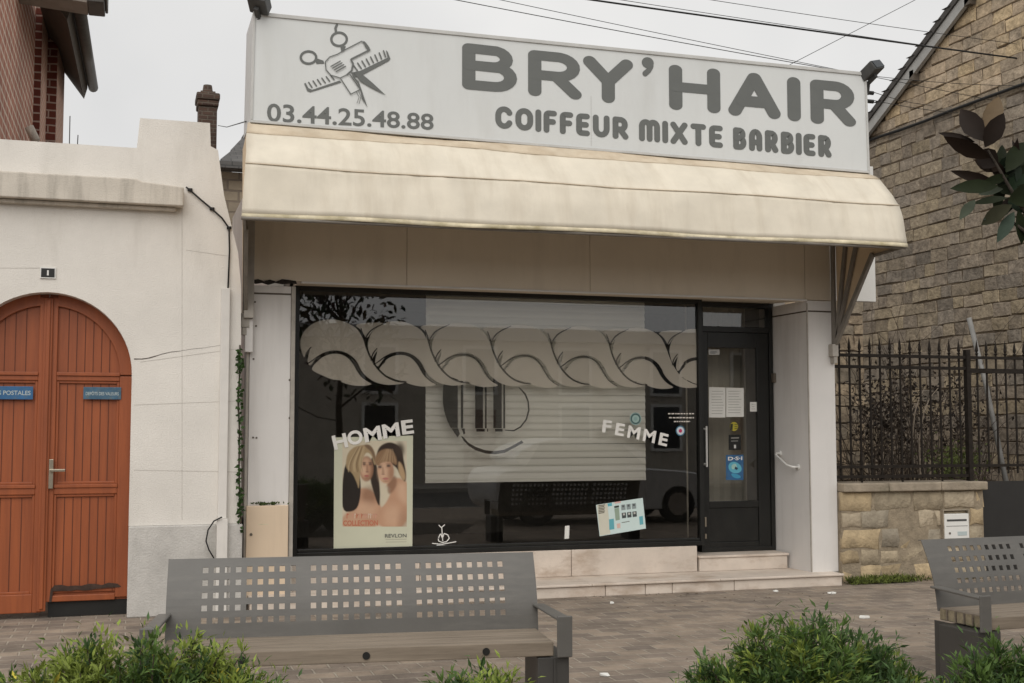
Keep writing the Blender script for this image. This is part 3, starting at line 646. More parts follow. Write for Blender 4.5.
# HOMME / FEMME lettering on the outside of the pane
def arc_word(word, cs, hpx, wpx, nm):
    bm = NB()
    for ch, (cx, cy, rot) in zip(word, cs):
        c = on(cx, cy, YG-.0145); s = c.y/F*1.03
        vs, fs = text_polys(ch, .035); x0 = min(v[0] for v in vs); x1 = max(v[0] for v in vs); z0 = min(v[1] for v in vs); z1 = max(v[1] for v in vs)
        wch = wpx[ch]*s; hch = hpx*s; out = []
        for x, z in vs:
            a = ((x-x0)/(x1-x0)-.5)*wch; b = ((z-z0)/(z1-z0)-.5)*hch; out.append(bm.verts.new((c.x+a*math.cos(rot)-b*math.sin(rot), YG-.0145, c.z+a*math.sin(rot)+b*math.cos(rot))))
        for f in fs: bm.faces.new([out[i] for i in f])
    part(nm, bm, 'vinylwhite', win)
arc_word('HOMME', [(340,441.5,R(13)),(355,437.5,R(12)),(372.5,434,R(10)),(391,430.5,R(9)),(407.5,427,R(7))], 14, {'H':14,'O':15,'M':17,'E':12}, 'window_lettering')
arc_word('FEMME', [(607,426.5,R(-7)),(620,429.5,R(-9)),(634,432.5,R(-10)),(649.5,436,R(-11)),(663.5,439.5,R(-12))], 13, {'F':10,'M':14,'E':10}, 'window_lettering')
for i, (a, b, y_) in enumerate(((668,694,413.8),(669,694,417.8),(674,690,421.6))):
    x = a; bm = NB()
    while x < b:
        l_ = random.uniform(1.2,3.2); p, q = on(x, y_-.7, YG-.004), on(min(x+l_,b), y_+.5, YG-.004)
        face(bm, [(p.x,p.y,q.z),(q.x,p.y,q.z),(q.x,p.y,p.z),(p.x,p.y,p.z)]); x += l_ + random.uniform(.5,1)
    part('small_lettering', bm, 'film', win)
# scroll emblem low on the pane
bm = NB()
def em(pts, hw):
    q, caps = ribbon(pts, hw)
    for f in q+caps: poly(bm, [(a, YG-.004-.0004*em.n, b) for a, b in f])
    em.n += 1
em.n = 0
def e2(x, y): p = on(320+x/4.27, 400+y/4.27, YG-.004); return (p.x, p.z)
for st in ([(508,535),(518,545),(532,533)], [(520,545),(522,580),(524,600)], [(505,590),(515,570),(522,590),(530,570),(545,575),(552,590),(540,605),(522,608),(506,602),(505,590)], [(480,612),(520,616),(580,605)], [(500,620),(540,622)]): em([e2(*p) for p in st], .0045)
part('scroll_emblem', bm, 'vinylwhite', win)
# round badges on the pane
def badge(cx, cy, r, cols, label):
    bm = NB(); c = on(cx, cy, YG-.004); s = YG/F*1.0
    for i, (k, col) in enumerate(cols): disc(bm, c, r*k*s, YG-.004-.0005*i, 24, col)
    solo('round_sticker', label, 'sticker', bm, 'vc', group='round stickers on the shop glass', base=(c.x, YG-.004, c.z-r*s))
badge(635.6, 418.8, 6.8, ((1,(.3,.42,.40)),(.86,(.05,.10,.10)),(.62,(.33,.46,.43)),(.3,(.25,.38,.36))), 'round teal ringed sticker just above the word FEMME')
badge(680.4, 430.8, 5.6, ((1,(.05,.16,.24)),(.78,(.62,.66,.72)),(.36,(.5,.04,.12))), 'round white and navy sticker with a red centre right of FEMME')

# door of the salon
dx0, dx1 = on(700, 450, YD).x, on(775.2, 551, YD).x - .002
dzt = wz1
bm = NB(); fr(bm, dx0, dx1, dz+.002, dzt, YD-.02, YD+.08, .045)
zt0 = on(740, 332, YD).z
box(bm, dx0+.046, dx1-.046, YD-.015, YD+.07, zt0-.005, zt0+.055)
box(bm, wx1+.001, on(703.2,450,YG-.035).x, YG-.035, YG+.06, zsill, dzt-.002); box(bm, wx1-.03, wx1+.012, YG+.061, YD+.05, zsill, dzt-.003); part('door_frame', bm, 'blackframe', sh, .004)
bm = NB(); face(bm, [(dx0+.045,YD+.02,zt0+.05),(dx1-.045,YD+.02,zt0+.05),(dx1-.045,YD+.02,dzt-.045),(dx0+.045,YD+.02,dzt-.045)]); part('transom_pane', bm, 'glass', sh)
l0, l1 = dx0+.047, dx1-.047
lz0, lz1 = dz+.012, zt0-.007
gz0, gz1 = on(735, 501, YD).z, on(735, 348, YD).z
g0, g1 = on(708.5, 420, YD).x, on(757.5, 420, YD).x
bm = NB()
box(bm, l0, g0, YD-.005, YD+.045, lz0, lz1); box(bm, g1, l1, YD-.005, YD+.045, lz0, lz1); box(bm, g0+.0005, g1-.0005, YD-.004, YD+.044, gz1, lz1-.001); box(bm, g0+.0005, g1-.0005, YD-.004, YD+.044, lz0, lz0+.09); box(bm, g0+.0005, g1-.0005, YD-.004, YD+.044, gz0-.07, gz0); box(bm, g0+.0005, g1-.0005, YD+.008, YD+.03, lz0+.09, gz0-.07)
dr = part('door', bm, 'blackframe', sh, .005)
bm = NB(); face(bm, [(g0,YD+.015,gz0),(g1,YD+.015,gz0),(g1,YD+.015,gz1),(g0,YD+.015,gz1)]); part('pane', bm, 'glass', dr)
hx = on(706, 430, YD-.05).x; hz1, hz0 = on(706, 429, YD).z, on(706, 464, YD).z
bm = NB(); tube(bm, [(hx,YD-.06,hz0-.03),(hx,YD-.06,hz1+.03)], .011)
for z in (hz0, hz1): tube(bm, [(hx-.02,YD-.005,z),(hx,YD-.06,z)], .013)
part('handle', bm, 'whiteplastic', dr, smooth=False)
for z, h in ((on(699,520,YD).z,.10),(on(699,534,YD).z,.05)): bm = NB(); box(bm, wx1+.004, wx1+.02, YG-.045, YG-.036, z-h/2, z+h/2); part('hinge', bm, 'steel', sh)
# grab rail on the splayed reveal and bell plate
def rev(t, z, o=.0):
    d = Vector((xi1-xi0, YD-.03-YP, 0)); n = Vector((-d.y, d.x, 0)).normalized(); p = Vector((xi0, YP, 0)) + d*t
    if n.x > 0: n = -n
    return Vector((p.x, p.y, z)) + n*o
def tof(px): 
    best = min((abs(((rev(t/100,1)-Vector((0,0,EYE))).dot(r2)/((rev(t/100,1)-Vector((0,0,EYE))).dot(fw)))*F+W/2-px), t/100) for t in range(101)); return best[1]
def revz(px, py):
    t = tof(px); p = rev(t, 0); return on(px, py, p.y).z, t
za, ta = revz(781, 453.5); zc, tc_ = revz(799, 467)
bm = NB(); a = rev(ta, za, 0); b = rev(tc_, zc, 0)
tube(bm, [rev(ta, za, .002), rev(ta, za, .05), rev(ta*.93+tc_*.07, za*.88+zc*.12, .075), rev(ta*.3+tc_*.7, za*.12+zc*.88, .075), rev(tc_*.97+ta*.03, zc, .06), rev(tc_, zc, .002)], .013, 10)
for t, z in ((ta,za),(tc_,zc)): tube(bm, [rev(t,z,.0015), rev(t,z,.012)], .03, 14)
solo('grab_rail', 'white plastic grab rail on the wall right of the salon door', 'handrail', bm, 'whiteplastic', smooth=True)
zz, tt = revz(776.5, 378); bm = NB(); p = rev(tt, zz, .002); box(bm, p.x-.03, p.x+.004, p.y-.03, p.y+.03, p.z-.05, p.z+.05); solo('door_bell', 'small dark bell plate on the wall beside the door top', 'bell', bm, 'trim', .004)

# room behind the glass
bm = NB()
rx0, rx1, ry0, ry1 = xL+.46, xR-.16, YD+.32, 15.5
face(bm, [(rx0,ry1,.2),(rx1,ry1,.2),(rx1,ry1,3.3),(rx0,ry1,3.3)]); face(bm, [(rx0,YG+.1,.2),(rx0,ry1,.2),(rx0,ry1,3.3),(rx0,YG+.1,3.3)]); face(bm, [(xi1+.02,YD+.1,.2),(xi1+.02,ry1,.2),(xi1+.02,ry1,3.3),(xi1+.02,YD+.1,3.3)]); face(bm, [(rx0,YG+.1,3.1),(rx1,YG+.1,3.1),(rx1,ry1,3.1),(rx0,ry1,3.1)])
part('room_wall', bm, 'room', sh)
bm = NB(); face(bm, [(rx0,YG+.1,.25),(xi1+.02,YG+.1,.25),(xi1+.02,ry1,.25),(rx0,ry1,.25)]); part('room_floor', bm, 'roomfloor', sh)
bm = NB(); c0_, c1_ = on(706,420,12.6).x, on(762,420,12.6).x
for i in range(14):
    x = c0_-.25+(c1_-c0_+.25)*i/14; face(bm, [(x,12.6+.02*(i%2),.3),(x+(c1_-c0_+.25)/14,12.6+.02*((i+1)%2),.3),(x+(c1_-c0_+.25)/14,12.6+.02*((i+1)%2),3.0),(x,12.6+.02*(i%2),3.0)])
solo('door_curtain', 'pale curtain hanging inside behind the salon door glass', 'curtain', bm, 'curtain')
YB = YG+.16
bx0, bx1, bzb = on(425.5,400,YB).x, on(645,400,YB).x, on(500,480,YB).z
bl = thing('window_blind', 'white horizontal slat blind hanging inside the shop window', 'blind', ((bx0+bx1)/2, YB, bzb))
bm = NB(); z = bzb; 
while z < wz1-.05:
    pr_ = [(-.005,.0),(-.0075,.018),(-.004,.042),(.002,.062),(.005,.0735)]
    sg_ = .004*math.sin(z*40)
    for (ya, za), (yb, zb_i) in zip(pr_, pr_[1:]): face(bm, [(bx0,YB+ya,z+za),(bx1,YB+ya,z+za+sg_),(bx1,YB+yb,z+zb_i+sg_),(bx0,YB+yb,z+zb_i)])
    z += .072
part('slats', bm, 'blind', bl)
bm = NB(); box(bm, bx0, bx1, YB-.012, YB+.012, bzb-.02, bzb-.002); part('bottom_rail', bm, 'blind', bl)

# sun-bleached poster of two women
PY = YG-.006
def pq(px, py, k): p = on(px, py, PY); return (p.x, PY-.0005*k, p.z)
po = [pq(334.2,437.5,0), pq(413,435.5,0), pq(412.3,550,0), pq(333.6,551.5,0)]
pt = thing('hair_poster', 'hair colour poster of two women taped inside the left of the shop window', 'poster', (sum(p[0] for p in po)/4, PY, po[2][2]))
bm = NB(); a = [Vector(p) for p in po]; loft(bm, a, [p+Vector((0,.0015,0)) for p in a]); M['paper_p'] = mat('poster_stock', (.56,.56,.43), .6, .03, 4); part('sheet', bm, 'paper_p', pt)
def zq(x, y, k): return pq(330+x/5.467, 430+y/5.464, k)
import numpy as np
def zp(bm, pts, k, col): poly(bm, [zq(x, y, k) for x, y in pts], col)
gxn, gyn = 120, 150
GX, GY_ = np.meshgrid(np.linspace(68,420,gxn+1), np.linspace(60,528,gyn+1)); IMG = np.zeros(GX.shape+(3,)); IMG[:] = (.60,.53,.40)
def lay(al, col):
    global IMG
    IMG = IMG*(1-al[...,None]) + np.array(col)*al[...,None]
def ss(d, w): t = np.clip(.5-d/(2*w), 0, 1); return t*t*(3-2*t)
def pl(pts, col, w=4, op=1):
    p = np.array(smooth_poly(pts, 2)); ins = np.zeros(GX.shape, bool); dist = np.full(GX.shape, 1e9)
    for a, b in zip(p, np.roll(p, -1, 0)):
        c = (a[1] > GY_) != (b[1] > GY_)
        with np.errstate(divide='ignore', invalid='ignore'): xi = (b[0]-a[0])*(GY_-a[1])/(b[1]-a[1]+1e-12)+a[0]
        ins ^= c & (GX < xi); d = b-a; t = np.clip(((GX-a[0])*d[0]+(GY_-a[1])*d[1])/(d@d+1e-9), 0, 1); dist = np.minimum(dist, np.hypot(GX-a[0]-t*d[0], GY_-a[1]-t*d[1]))
    lay(ss(np.where(ins, -dist, dist), w)*op, col)
def el(cx, cy, rx, ry, col, w=.25, op=1, rot=0):
    X, Y = GX-cx, GY_-cy; u = (X*math.cos(rot)+Y*math.sin(rot))/rx; v = (-X*math.sin(rot)+Y*math.cos(rot))/ry; lay(ss(np.hypot(u, v)-1, w)*op, col)
sk, sd_, sl_ = (.50,.29,.185), (.24,.125,.075), (.62,.41,.28)
pl([(150,320),(200,315),(255,350),(285,420),(280,540),(60,540),(66,470),(140,420)], sk, 10); el(215,360,40,50,sd_,.6,.7); el(190,430,60,40,sl_,.7,.6); el(120,500,60,40,sl_,.7,.4)
pl([(225,130),(258,190),(272,300),(276,410),(262,412),(238,340),(216,260)], (.035,.024,.018), 5)
pl([(85,165),(150,180),(172,300),(160,410),(130,446),(64,448),(66,290)], (.022,.017,.014), 4)
el(200,212,38,68,sd_,.12); el(194,212,28,58,sk,.5); el(186,222,16,26,sl_,.8,.7); el(200,168,20,16,sl_,.9,.5)
for ex, ey in ((187,186),(220,186)): el(ex,ey-9,12,2.5,(.12,.07,.05),.5,.8); el(ex,ey,9,5,(.09,.055,.045),.5,.9); el(ex,ey+8,10,4,sd_,.9,.5)
pl([(200,188),(206,188),(212,228),(204,233),(196,228)], sd_, 5, .6); el(203,229,8,3,(.18,.09,.07),.7,.7); el(200,251,13,5.5,(.36,.10,.09),.4,.9); el(200,262,9,3,sd_,.9,.7)
pl([(172,82),(220,78),(248,125),(252,190),(240,190),(228,135),(196,118),(176,170),(164,240),(158,330),(148,290),(120,230),(84,210),(92,130),(130,92)], (.36,.26,.145), 5)
for i in range(26):
    x = 96+i*2.9+random.uniform(-2,2); pl([(150+i*1.6,90),(152+i*1.6,92),(x+4,180),(x+3+i*.6,230),(x+i*.6,230),(x,180)], random.choice(((.60,.47,.30),(.2,.13,.065),(.46,.34,.2),(.13,.08,.045))), 3, .5)
pl([(184,80),(222,80),(246,128),(250,180),(240,160),(226,118),(200,98)], (.16,.10,.065), 6, .9)
pl([(300,300),(360,255),(415,275),(430,310),(430,540),(255,540),(270,430),(315,370)], sk, 10); pl([(365,290),(425,285),(425,420),(370,370)], sl_, 25, .8); el(345,470,50,60,sl_,.7,.6); el(400,500,30,60,sd_,.8,.4)
pl([(282,330),(318,300),(336,330),(312,390),(282,425),(272,400)], (.60,.53,.40), 8)
pl([(316,265),(362,245),(368,300),(335,350),(312,345)], sd_, 9, .8)
pl([(256,120),(275,85),(320,64),(365,76),(394,110),(404,170),(418,240),(412,292),(385,250),(362,200),(300,170),(250,180)], (.035,.022,.016), 5)
el(304,222,44,70,sk,.1,1,-.08); el(290,228,26,52,sl_,.7,.9); el(336,235,16,48,sd_,.9,.5)
for ex, ey in ((273,202),(320,196)): el(ex,ey-10,15,2.5,(.2,.13,.09),.5,.8); el(ex,ey,11,5.5,(.07,.05,.045),.5,.95); el(ex,ey+9,12,4,sd_,.9,.4)
pl([(286,200),(292,200),(299,240),(290,246),(281,240)], sd_, 5, .5); el(291,242,9,3,(.24,.12,.09),.7,.6); el(304,266,17,6.5,(.42,.15,.13),.4,.9); el(304,279,12,3,sd_,.9,.6)
pl([(246,142),(280,106),(332,102),(362,138),(368,195),(346,182),(320,172),(285,176),(262,196),(248,188)], (.26,.155,.085), 6)
for i in range(20):
    x = 252+i*5.6; pl([(300+i*2.2,104),(303+i*2.2,104),(x+4,178),(x,178)], random.choice(((.50,.36,.22),(.16,.095,.05),(.40,.27,.16))), 3, .55)
pl([(372,165),(396,190),(416,255),(404,285),(374,235)], (.44,.3,.17), 7); el(380,110,26,40,(.05,.032,.022),.6,.9)
bm = NB(); ly = bm.loops.layers.float_color.new('Col'); VV = [[bm.verts.new(zq(GX[r_,c_], GY_[r_,c_], 1)) for c_ in range(gxn+1)] for r_ in range(gyn+1)]
for r_ in range(gyn):
    for c_ in range(gxn):
        f = bm.faces.new((VV[r_][c_], VV[r_][c_+1], VV[r_+1][c_+1], VV[r_+1][c_]))
        for l, (a, b) in zip(f.loops, ((r_,c_),(r_,c_+1),(r_+1,c_+1),(r_+1,c_))): l[ly] = (*IMG[a, b], 1)
part('photo', bm, 'vc', pt)
bm = NB()
for k in range(1):
    x = 76
    while x < (250 if k == 0 else 258):
        w_ = random.uniform(9,16); y_ = 456+k*36
        if random.random() < .9:
            c_ = random.choice(((.50,.17,.10),(.58,.30,.22),(.62,.48,.38)))
            zp(bm, [(x,y_),(x+w_*.28,y_),(x+w_*.28,y_+27),(x,y_+27)], 3, c_); zp(bm, [(x+w_*.28,y_+random.choice((0,11,21))),(x+w_*.75,y_+2),(x+w_*.75,y_+7),(x+w_*.28,y_+8)], 3.5, c_)
        x += w_
text_quad(bm, 'COLLECTION', zq(72,524,4), zq(262,522,4), zq(262,492,4), zq(72,494,4), .03, 0, (.50,.17,.10)); part('caption', bm, 'vc', pt); bm = NB()
for y_ in (597, 611): zp(bm, [(304,y_),(418,y_-2),(418,y_+1),(304,y_+3)], 3, (.4,.38,.3))
part('caption', bm, 'vc', pt)
bm = NB(); text_quad(bm, 'REVLON', zq(300,588,10), zq(418,586,10), zq(418,566,10), zq(300,568,10), .012)
part('lettering', bm, 'logo_k' if 'logo_k' in M else 'signletter', pt)

# tilted leaflet
def lq(x, y, k): p = on(590+x/12.415, 490+y/12.418, PY); return (p.x, PY-.0005*k, p.z)
lf = thing('leaflet', 'pale blue leaflet stuck crookedly low on the right of the shop window', 'leaflet', on(621,536,PY))
bm = NB(); loft(bm, [lq(*p,0) for p in ((75,185),(655,98),(695,478),(120,575))], [Vector(lq(*p,0))+Vector((0,.001,0)) for p in ((75,185),(655,98),(695,478),(120,575))]); o = part('sheet', bm, 'paper', lf)
M['leafletp'] = mat('leaflet_paper', (.60,.72,.70), .6, .03, 5); o.data.materials[0] = M['leafletp']
bm = NB()
def lz(pts, col, k=1): poly(bm, [lq(x, y, k) for x, y in pts], col)
lz([(85,188),(215,168),(255,545),(125,568)], (.62,.60,.50))
for i in range(6): lz([(105,190+i*19),(185-8*(i%2),178+i*19),(186-8*(i%2),190+i*19),(106,202+i*19)], (.16,.15,.12), 2)
lz([(218,168),(270,160),(274,195),(222,205)], (.12,.42,.50), 2); lz([(235,365),(295,355),(302,485),(240,495)], (.13,.40,.46), 2); lz([(305,150),(380,138),(382,158),(308,168)], (.72,.45,.42), 2)
lz([(300,200),(358,190),(360,215),(302,225)], (.05,.06,.05), 2); lz([(302,230),(360,220),(370,370),(318,380)], (.30,.38,.30), 2)
for r_ in range(2):
    for c_ in range(3):
        x, y = 385+c_*66+r_*8, 185-c_*8+r_*100; lz([(x,y),(x+52,y-7),(x+57,y+60),(x+5,y+68)], (.28,.33,.33) if r_ == 0 else (.07,.08,.08), 2); lz([(x+14,y+6),(x+38,y+3),(x+40,y+28),(x+16,y+31)], (.10,.11,.11) if r_ == 0 else (.5,.5,.47), 3)
lz([(610,330),(655,322),(662,425),(618,434)], (.14,.42,.48), 2); lz([(392,400),(490,384),(491,394),(393,410)], (.2,.22,.2), 2)
lz([(330,420),(375,412),(378,470),(338,476)], (.70,.48,.42), 2)
part('printing', bm, 'vc', lf)
bm = NB(); loft(bm, [on(565,526,PY), on(569.5,525.5,PY), on(569,538.5,PY), on(564.5,539,PY)], [on(565,526,PY)+Vector((0,.001,0)), on(569.5,525.5,PY)+Vector((0,.001,0)), on(569,538.5,PY)+Vector((0,.001,0)), on(564.5,539,PY)+Vector((0,.001,0))]); solo('tag', 'tiny white tag on the lower window glass left of the leaflet', 'tag', bm, 'paper')
# papers and stickers on the door glass
DY = YD+.012
def dq(px, py, k=0): p = on(px, py, DY); return (p.x, DY-.0005*k, p.z)
def sheet(name, label, cat, pts, m, extra=(), group=None):
    q = [Vector(dq(*p)) for p in pts]; t = thing(name, label, cat, tuple(sum(q, Vector())/4), group)
    bm = NB(); loft(bm, q, [p+Vector((0,.001,0)) for p in q]); part('sheet', bm, m, t)
    if extra:
        bm = NB()
        for pp, col, k in extra: poly(bm, [dq(x, y, k) for x, y in pp], col)
        part('printing', bm, 'vc', t)
    return t
def lines(x0, x1, y0, y1, n, col=(.42,.41,.38)): return [([(x0+random.random(), y0+(y1-y0)*i/n), (x1-random.random()*4, y0+(y1-y0)*i/n), (x1-random.random()*4, y0+(y1-y0)*i/n+.6), (x0+random.random(), y0+(y1-y0)*i/n+.6)], col, 1) for i in range(n)]
sheet('paper_notice', 'left of two white notices taped on the door glass', 'notice', ((709,387),(725.5,387.5),(725.5,417.5),(709,417.5)), 'paper', lines(711,724,391,416,9), 'white notices on the door')
sheet('paper_notice', 'right one of the two white notices on the door glass', 'notice', ((726.2,387.6),(743.8,388),(743.8,416.8),(726.2,417)), 'paper', lines(728,742,391,415,9), 'white notices on the door')
sheet('opening_label', 'thin grey label at the top corner of the door glass', 'label', ((708.6,349.5),(719.5,349.5),(719.5,354.8),(708.6,354.8)), 'signedge', lines(710,718.5,351,354,3, (.2,.2,.2)))
sheet('card_notice', 'small white card at the right edge of the door glass', 'card', ((750,402),(757.4,402),(757.4,411.5),(750,411.5)), 'paper', lines(751,756.5,404,411,3))
c = on(734, 426.5, DY); bm = NB(); s = YD/F
disc(bm, c, 4.8*s*1.05, DY-.0005, 22, (.42,.36,.04)); poly(bm, [dq(730.5,424,2), dq(733,423.5,2), dq(732.5,430,2), dq(730,430,2)], (.03,.03,.02))
for i in range(3): poly(bm, [dq(734.5,424.2+i*2,2), dq(737.5,424+i*2,2), dq(737.5,424.8+i*2,2), dq(734.5,425+i*2,2)], (.1,.09,.02))
solo('yellow_sticker', 'round yellow sticker below the white notices on the door', 'sticker', bm, 'vc', base=(c.x, DY, c.z-.05))
sheet('dark_sticker', 'square dark sticker between the yellow sticker and the blue poster', 'sticker', ((728.7,435),(741,434.6),(741,450),(728.7,450)), 'blackframe', [([(731,437.5),(739,437.2),(739,438.4),(731,438.6)], (.25,.24,.22), 1), ([(731,440.6),(738,440.4),(738,441.4),(731,441.6)], (.2,.2,.19), 1), ([(734,444.8),(736,444.8),(736,448.2),(734,448.2)], (.55,.55,.53), 1)])
bl_t = sheet('blue_poster', 'small blue poster with white capitals low on the door glass', 'poster', ((726,455),(743.5,454.6),(743.5,480),(726,480)), 'enamel', [(smooth_poly([(728,464),(734,461),(741,465),(742,471),(736,474),(729,471)]), (.12,.42,.55), 1), (smooth_poly([(730,473),(738,474),(742,478),(734,478.5)]), (.06,.30,.48), 2), (smooth_poly([(731,465),(736,463),(737,468),(732,470)]), (.35,.55,.50), 3), ([(735,466.5),(738,468),(737,470),(734.5,469)], (.03,.06,.1), 4)])
bm = NB(); text_quad(bm, 'D·S·I', dq(728,460.5,2), dq(742.2,460,2), dq(742.2,456.4,2), dq(728,456.8,2), .03); part('lettering', bm, 'vinylwhite', bl_t)

# meter cabinet at the foot of the left pilaster
q0, q1 = on(246.5, 506, YP-.04), on(288.5, 506, YP-.04)
cb = thing('meter_cabinet', 'beige metal meter cabinet at the foot of the left pilaster', 'cabinet', ((q0.x+q1.x)/2, YP, 0))
bm = NB(); box(bm, q0.x, q1.x, YP-.04, YP+.018, .05, q0.z); part('cabinet_door', bm, 'cabinet', cb, .006)
k_ = on(251, 534.5, YP-.04); bm = NB(); tube(bm, [(k_.x,YP-.046,k_.z),(k_.x,YP-.0395,k_.z)], .013, 10); part('lock', bm, 'trim', cb)
bm = NB(); tx0, tx1, tz = on(258,524,YP).x, on(268,524,YP).x, on(262,524,YP).z; box(bm, tx0, tx1, YP-.0415, YP-.0395, tz-.004, tz+.004); part('tape_mark', bm, 'hem', cb)
bm = NB()
for i in range(70):
    p = Vector((random.choice((random.gauss(on(263,505,YP).x,.035), random.gauss(on(263,505,YP).x,.03), random.gauss(on(273,505,YP).x,.012), random.uniform(q0.x+.05,q1.x))), YP-.03+.03*random.random(), q0.z+random.random()*.02)); g = random.uniform(.5,1.4)
    leaf_quad(bm, p, Vector((random.uniform(-1,1),-.4,.6)), Vector((0,-1,.3)), .028, .014, (.05*g,.075*g,.02*g))
o = finish('moss', bm, 'moss', Vector()); o['kind'] = 'stuff'

# ---------------------------------------------------------------- sign
sg = thing('shop_sign', 'long pale grey shop sign reading BRY\'HAIR above the cream awning', 'sign', ((sBL.x+sBR.x)/2, YS, sBL.z))
dT_ = .62
bm = NB(); A = [sBL, sBR, sTR, sTL]; ins = lambda p, c, k: c+(p-c)*k
cen = (sBL+sBR+sTR+sTL)/4
loft(bm, [p.copy() for p in A], [p+Vector((0,dT_,0)) for p in A]); part('sign_box', bm, 'sign', sg, .004)
# frame strips proud of the panel
bm = NB()
def strip(p, q, wz, prj=.012):
    d = (q-p).normalized(); n = Vector((-d.z, 0, d.x))*wz; o_ = Vector((0,-prj,0))
    loft(bm, [p+o_, q+o_, q+n+o_, p+n+o_], [p+Vector((0,-.0015,0)), q+Vector((0,-.0015,0)), q+n+Vector((0,-.0015,0)), p+n+Vector((0,-.0015,0))])
strip(sTL+Vector((0,0,-.03)), sTR+Vector((0,0,-.03)), .034); strip(sBL+Vector((0,0,.0)), sBR+Vector((0,0,.0)), .025)
strip(sBL+Vector((.022,0,.026)), sTL+Vector((.022,0,-.031)), .02); strip(sBR+Vector((0,0,.026)), sTR+Vector((0,0,-.031)), .022)
part('sign_frame', bm, 'signedge', sg, .003)
sx = on(590.5, 100, YS).x; bm = NB(); box(bm, sx-.002, sx+.002, YS-.003, YS-.001, sBL.z+.03-.1*.5, sTL.z-.1); 
bm.free(); bm = NB(); a, b = on(591,96,YS), on(590.5,146,YS); face(bm, [(a.x-.0025,YS-.002,b.z),(a.x+.0025,YS-.002,b.z),(a.x+.0025,YS-.002,a.z),(a.x-.0025,YS-.002,a.z)]); part('panel_joint', bm, 'signedge', sg)
YL_ = YS-.003
def sp(px, py, k=0): p = on(px, py, YS); return (p.x, YL_-.0006*k, p.z)
bm = NB()
def zl(px, t, yl, yr):   # interpolated pixel baseline -> z
    return on(px, yl+(yr-yl)*t, YS).z
for g, a, b in (('B',462,517),('R',528,581.5),('Y',583,633),('H',668.8,720),('A',727.8,780),('I',787,800),('R',809.8,855)):
    c = (a+b)/2; t = (c-489)/(832-489); zt = on(c, 45.3+(81.2-45.3)*t, YS).z; zb_i = on(c, 91.2+(125-91.2)*t, YS).z
    x0, x1 = on(a, 80, YS).x, on(b, 80, YS).x; s = (on(a+1,80,YS).x-on(a,80,YS).x)
    stroke_glyph(bm, g, x0, x1, zb_i, zt, 13.4*s, (10.8 if g in 'YAI' else 9.6)*(on(c,80,YS).z-on(c,81,YS).z), YL_)
c = on(648.5, 66.3, YS); s = on(649,66,YS).x-on(648,66,YS).x
q, caps = ribbon([(c.x-2.2*s, c.z+3.2*s), (c.x+1.5*s,c.z+3.4*s), (c.x+2.6*s,c.z+.6*s),(c.x-.2*s, c.z-4.2*s),(c.x-3.6*s,c.z-7.2*s)], 2.6*s)
for f in q+caps: poly(bm, [(a, YL_, b) for a, b in f])
disc(bm, (c.x-.8*s,0,c.z+3.2*s), 5.2*s, YL_-.0008, 20, rx=6*s)
part('shop_name', bm, 'signletter', sg)
words = (('COIFFEUR', 495.2, 628.2, [1.0,1.04,.26,.78,.78,.8,.98,.92]), ('MIXTE', 638.8, 722.5, [1.22,.26,1.0,.9,.8]), ('baRBIEr', 732.7, 830.8, [.86,.86,.86,.86,.26,.78,.86]))
for wd, a, b, ws in words:
    tot = sum(ws)+.17*(len(ws)-1); x = a; bm = NB()
    for ch, w_ in zip(wd.replace('R','r').replace('B','b') if wd.startswith('ba') else wd.replace('R','r'), ws):
        e = x + (b-a)*w_/tot; c = (x+e)/2; t = (c-506)/(824-506)
        zt, zb_i = on(c, 106.6+(135.2-106.6)*t, YS).z, on(c, 129+(157.2-129)*t, YS).z
        s = on(c+1,120,YS).x-on(c,120,YS).x
        stroke_glyph(bm, ch, on(x,120,YS).x, on(e,120,YS).x, zb_i, zt, 5.9*s, 5.5*(on(c,120,YS).z-on(c,121,YS).z), YL_); x = e + (b-a)*.17/tot
    part('trade_lettering', bm, 'signletter', sg)
bm = NB(); text_quad(bm, '03.44.25.48.88', sp(267,121.5), sp(433.5,130.2), sp(433.5,114), sp(267,103.2), .016); part('phone_number', bm, 'signletter', sg)
# scissors, comb and dryer emblem
def gq(x, y, k): return sp(290+x/5.694, 20+y/5.692, k)
bm = NB(); cnt = [0]
def gp(pts, sm=0): cnt[0] += 1; poly(bm, [gq(x, y, cnt[0]*.5) for x, y in (smooth_poly(pts, sm) if sm else pts)])
def gs(pts, hw, closed=False):
    cnt[0] += 1; q, caps = ribbon(pts, hw, closed)
    for f in q+caps: poly(bm, [gq(x, y, cnt[0]*.5) for x, y in f])
gs(arc(279,110,44,38,0,360,24), 7, True); gs(arc(105,214,44,35,0,360,24), 7, True)
gs([(262,70),(258,48),(267,28)], 7); gp([(285,148),(318,150),(306,178),(292,182)]); gp([(140,215),(190,232),(195,248),(150,250)])
gp([(80,362),(88,358),(105,388),(125,398),(282,345),(292,356),(115,412),(98,405)]); gp([(348,300),(400,290),(555,215),(545,172),(556,182),(571,222),(560,235),(398,322),(362,330)])
for i in range(6): gs([(106+i*25, 356-i*8), (125+i*25, 385-i*9)], 4)
for i in range(8): gs([(360+i*24.5, 258-i*11.5), (382+i*23, 288-i*11)], 4.2)
gp([(362,300),(420,318),(470,360),(545,430),(470,392),(400,352)]); gp([(345,310),(390,350),(440,498),(408,450),(400,405),(385,365)])
gs([(200,240),(225,212),(270,196),(310,172),(408,122)], 3); gs([(408,122),(452,170)], 2.5); gp([(412,118),(430,128),(458,168),(450,178),(428,160)], 1); gs([(452,172),(345,226),(358,250),(350,290),(325,312)], 5); gs([(325,312),(288,330)], 3); gs([(200,240),(204,285),(232,316),(280,330)], 3)
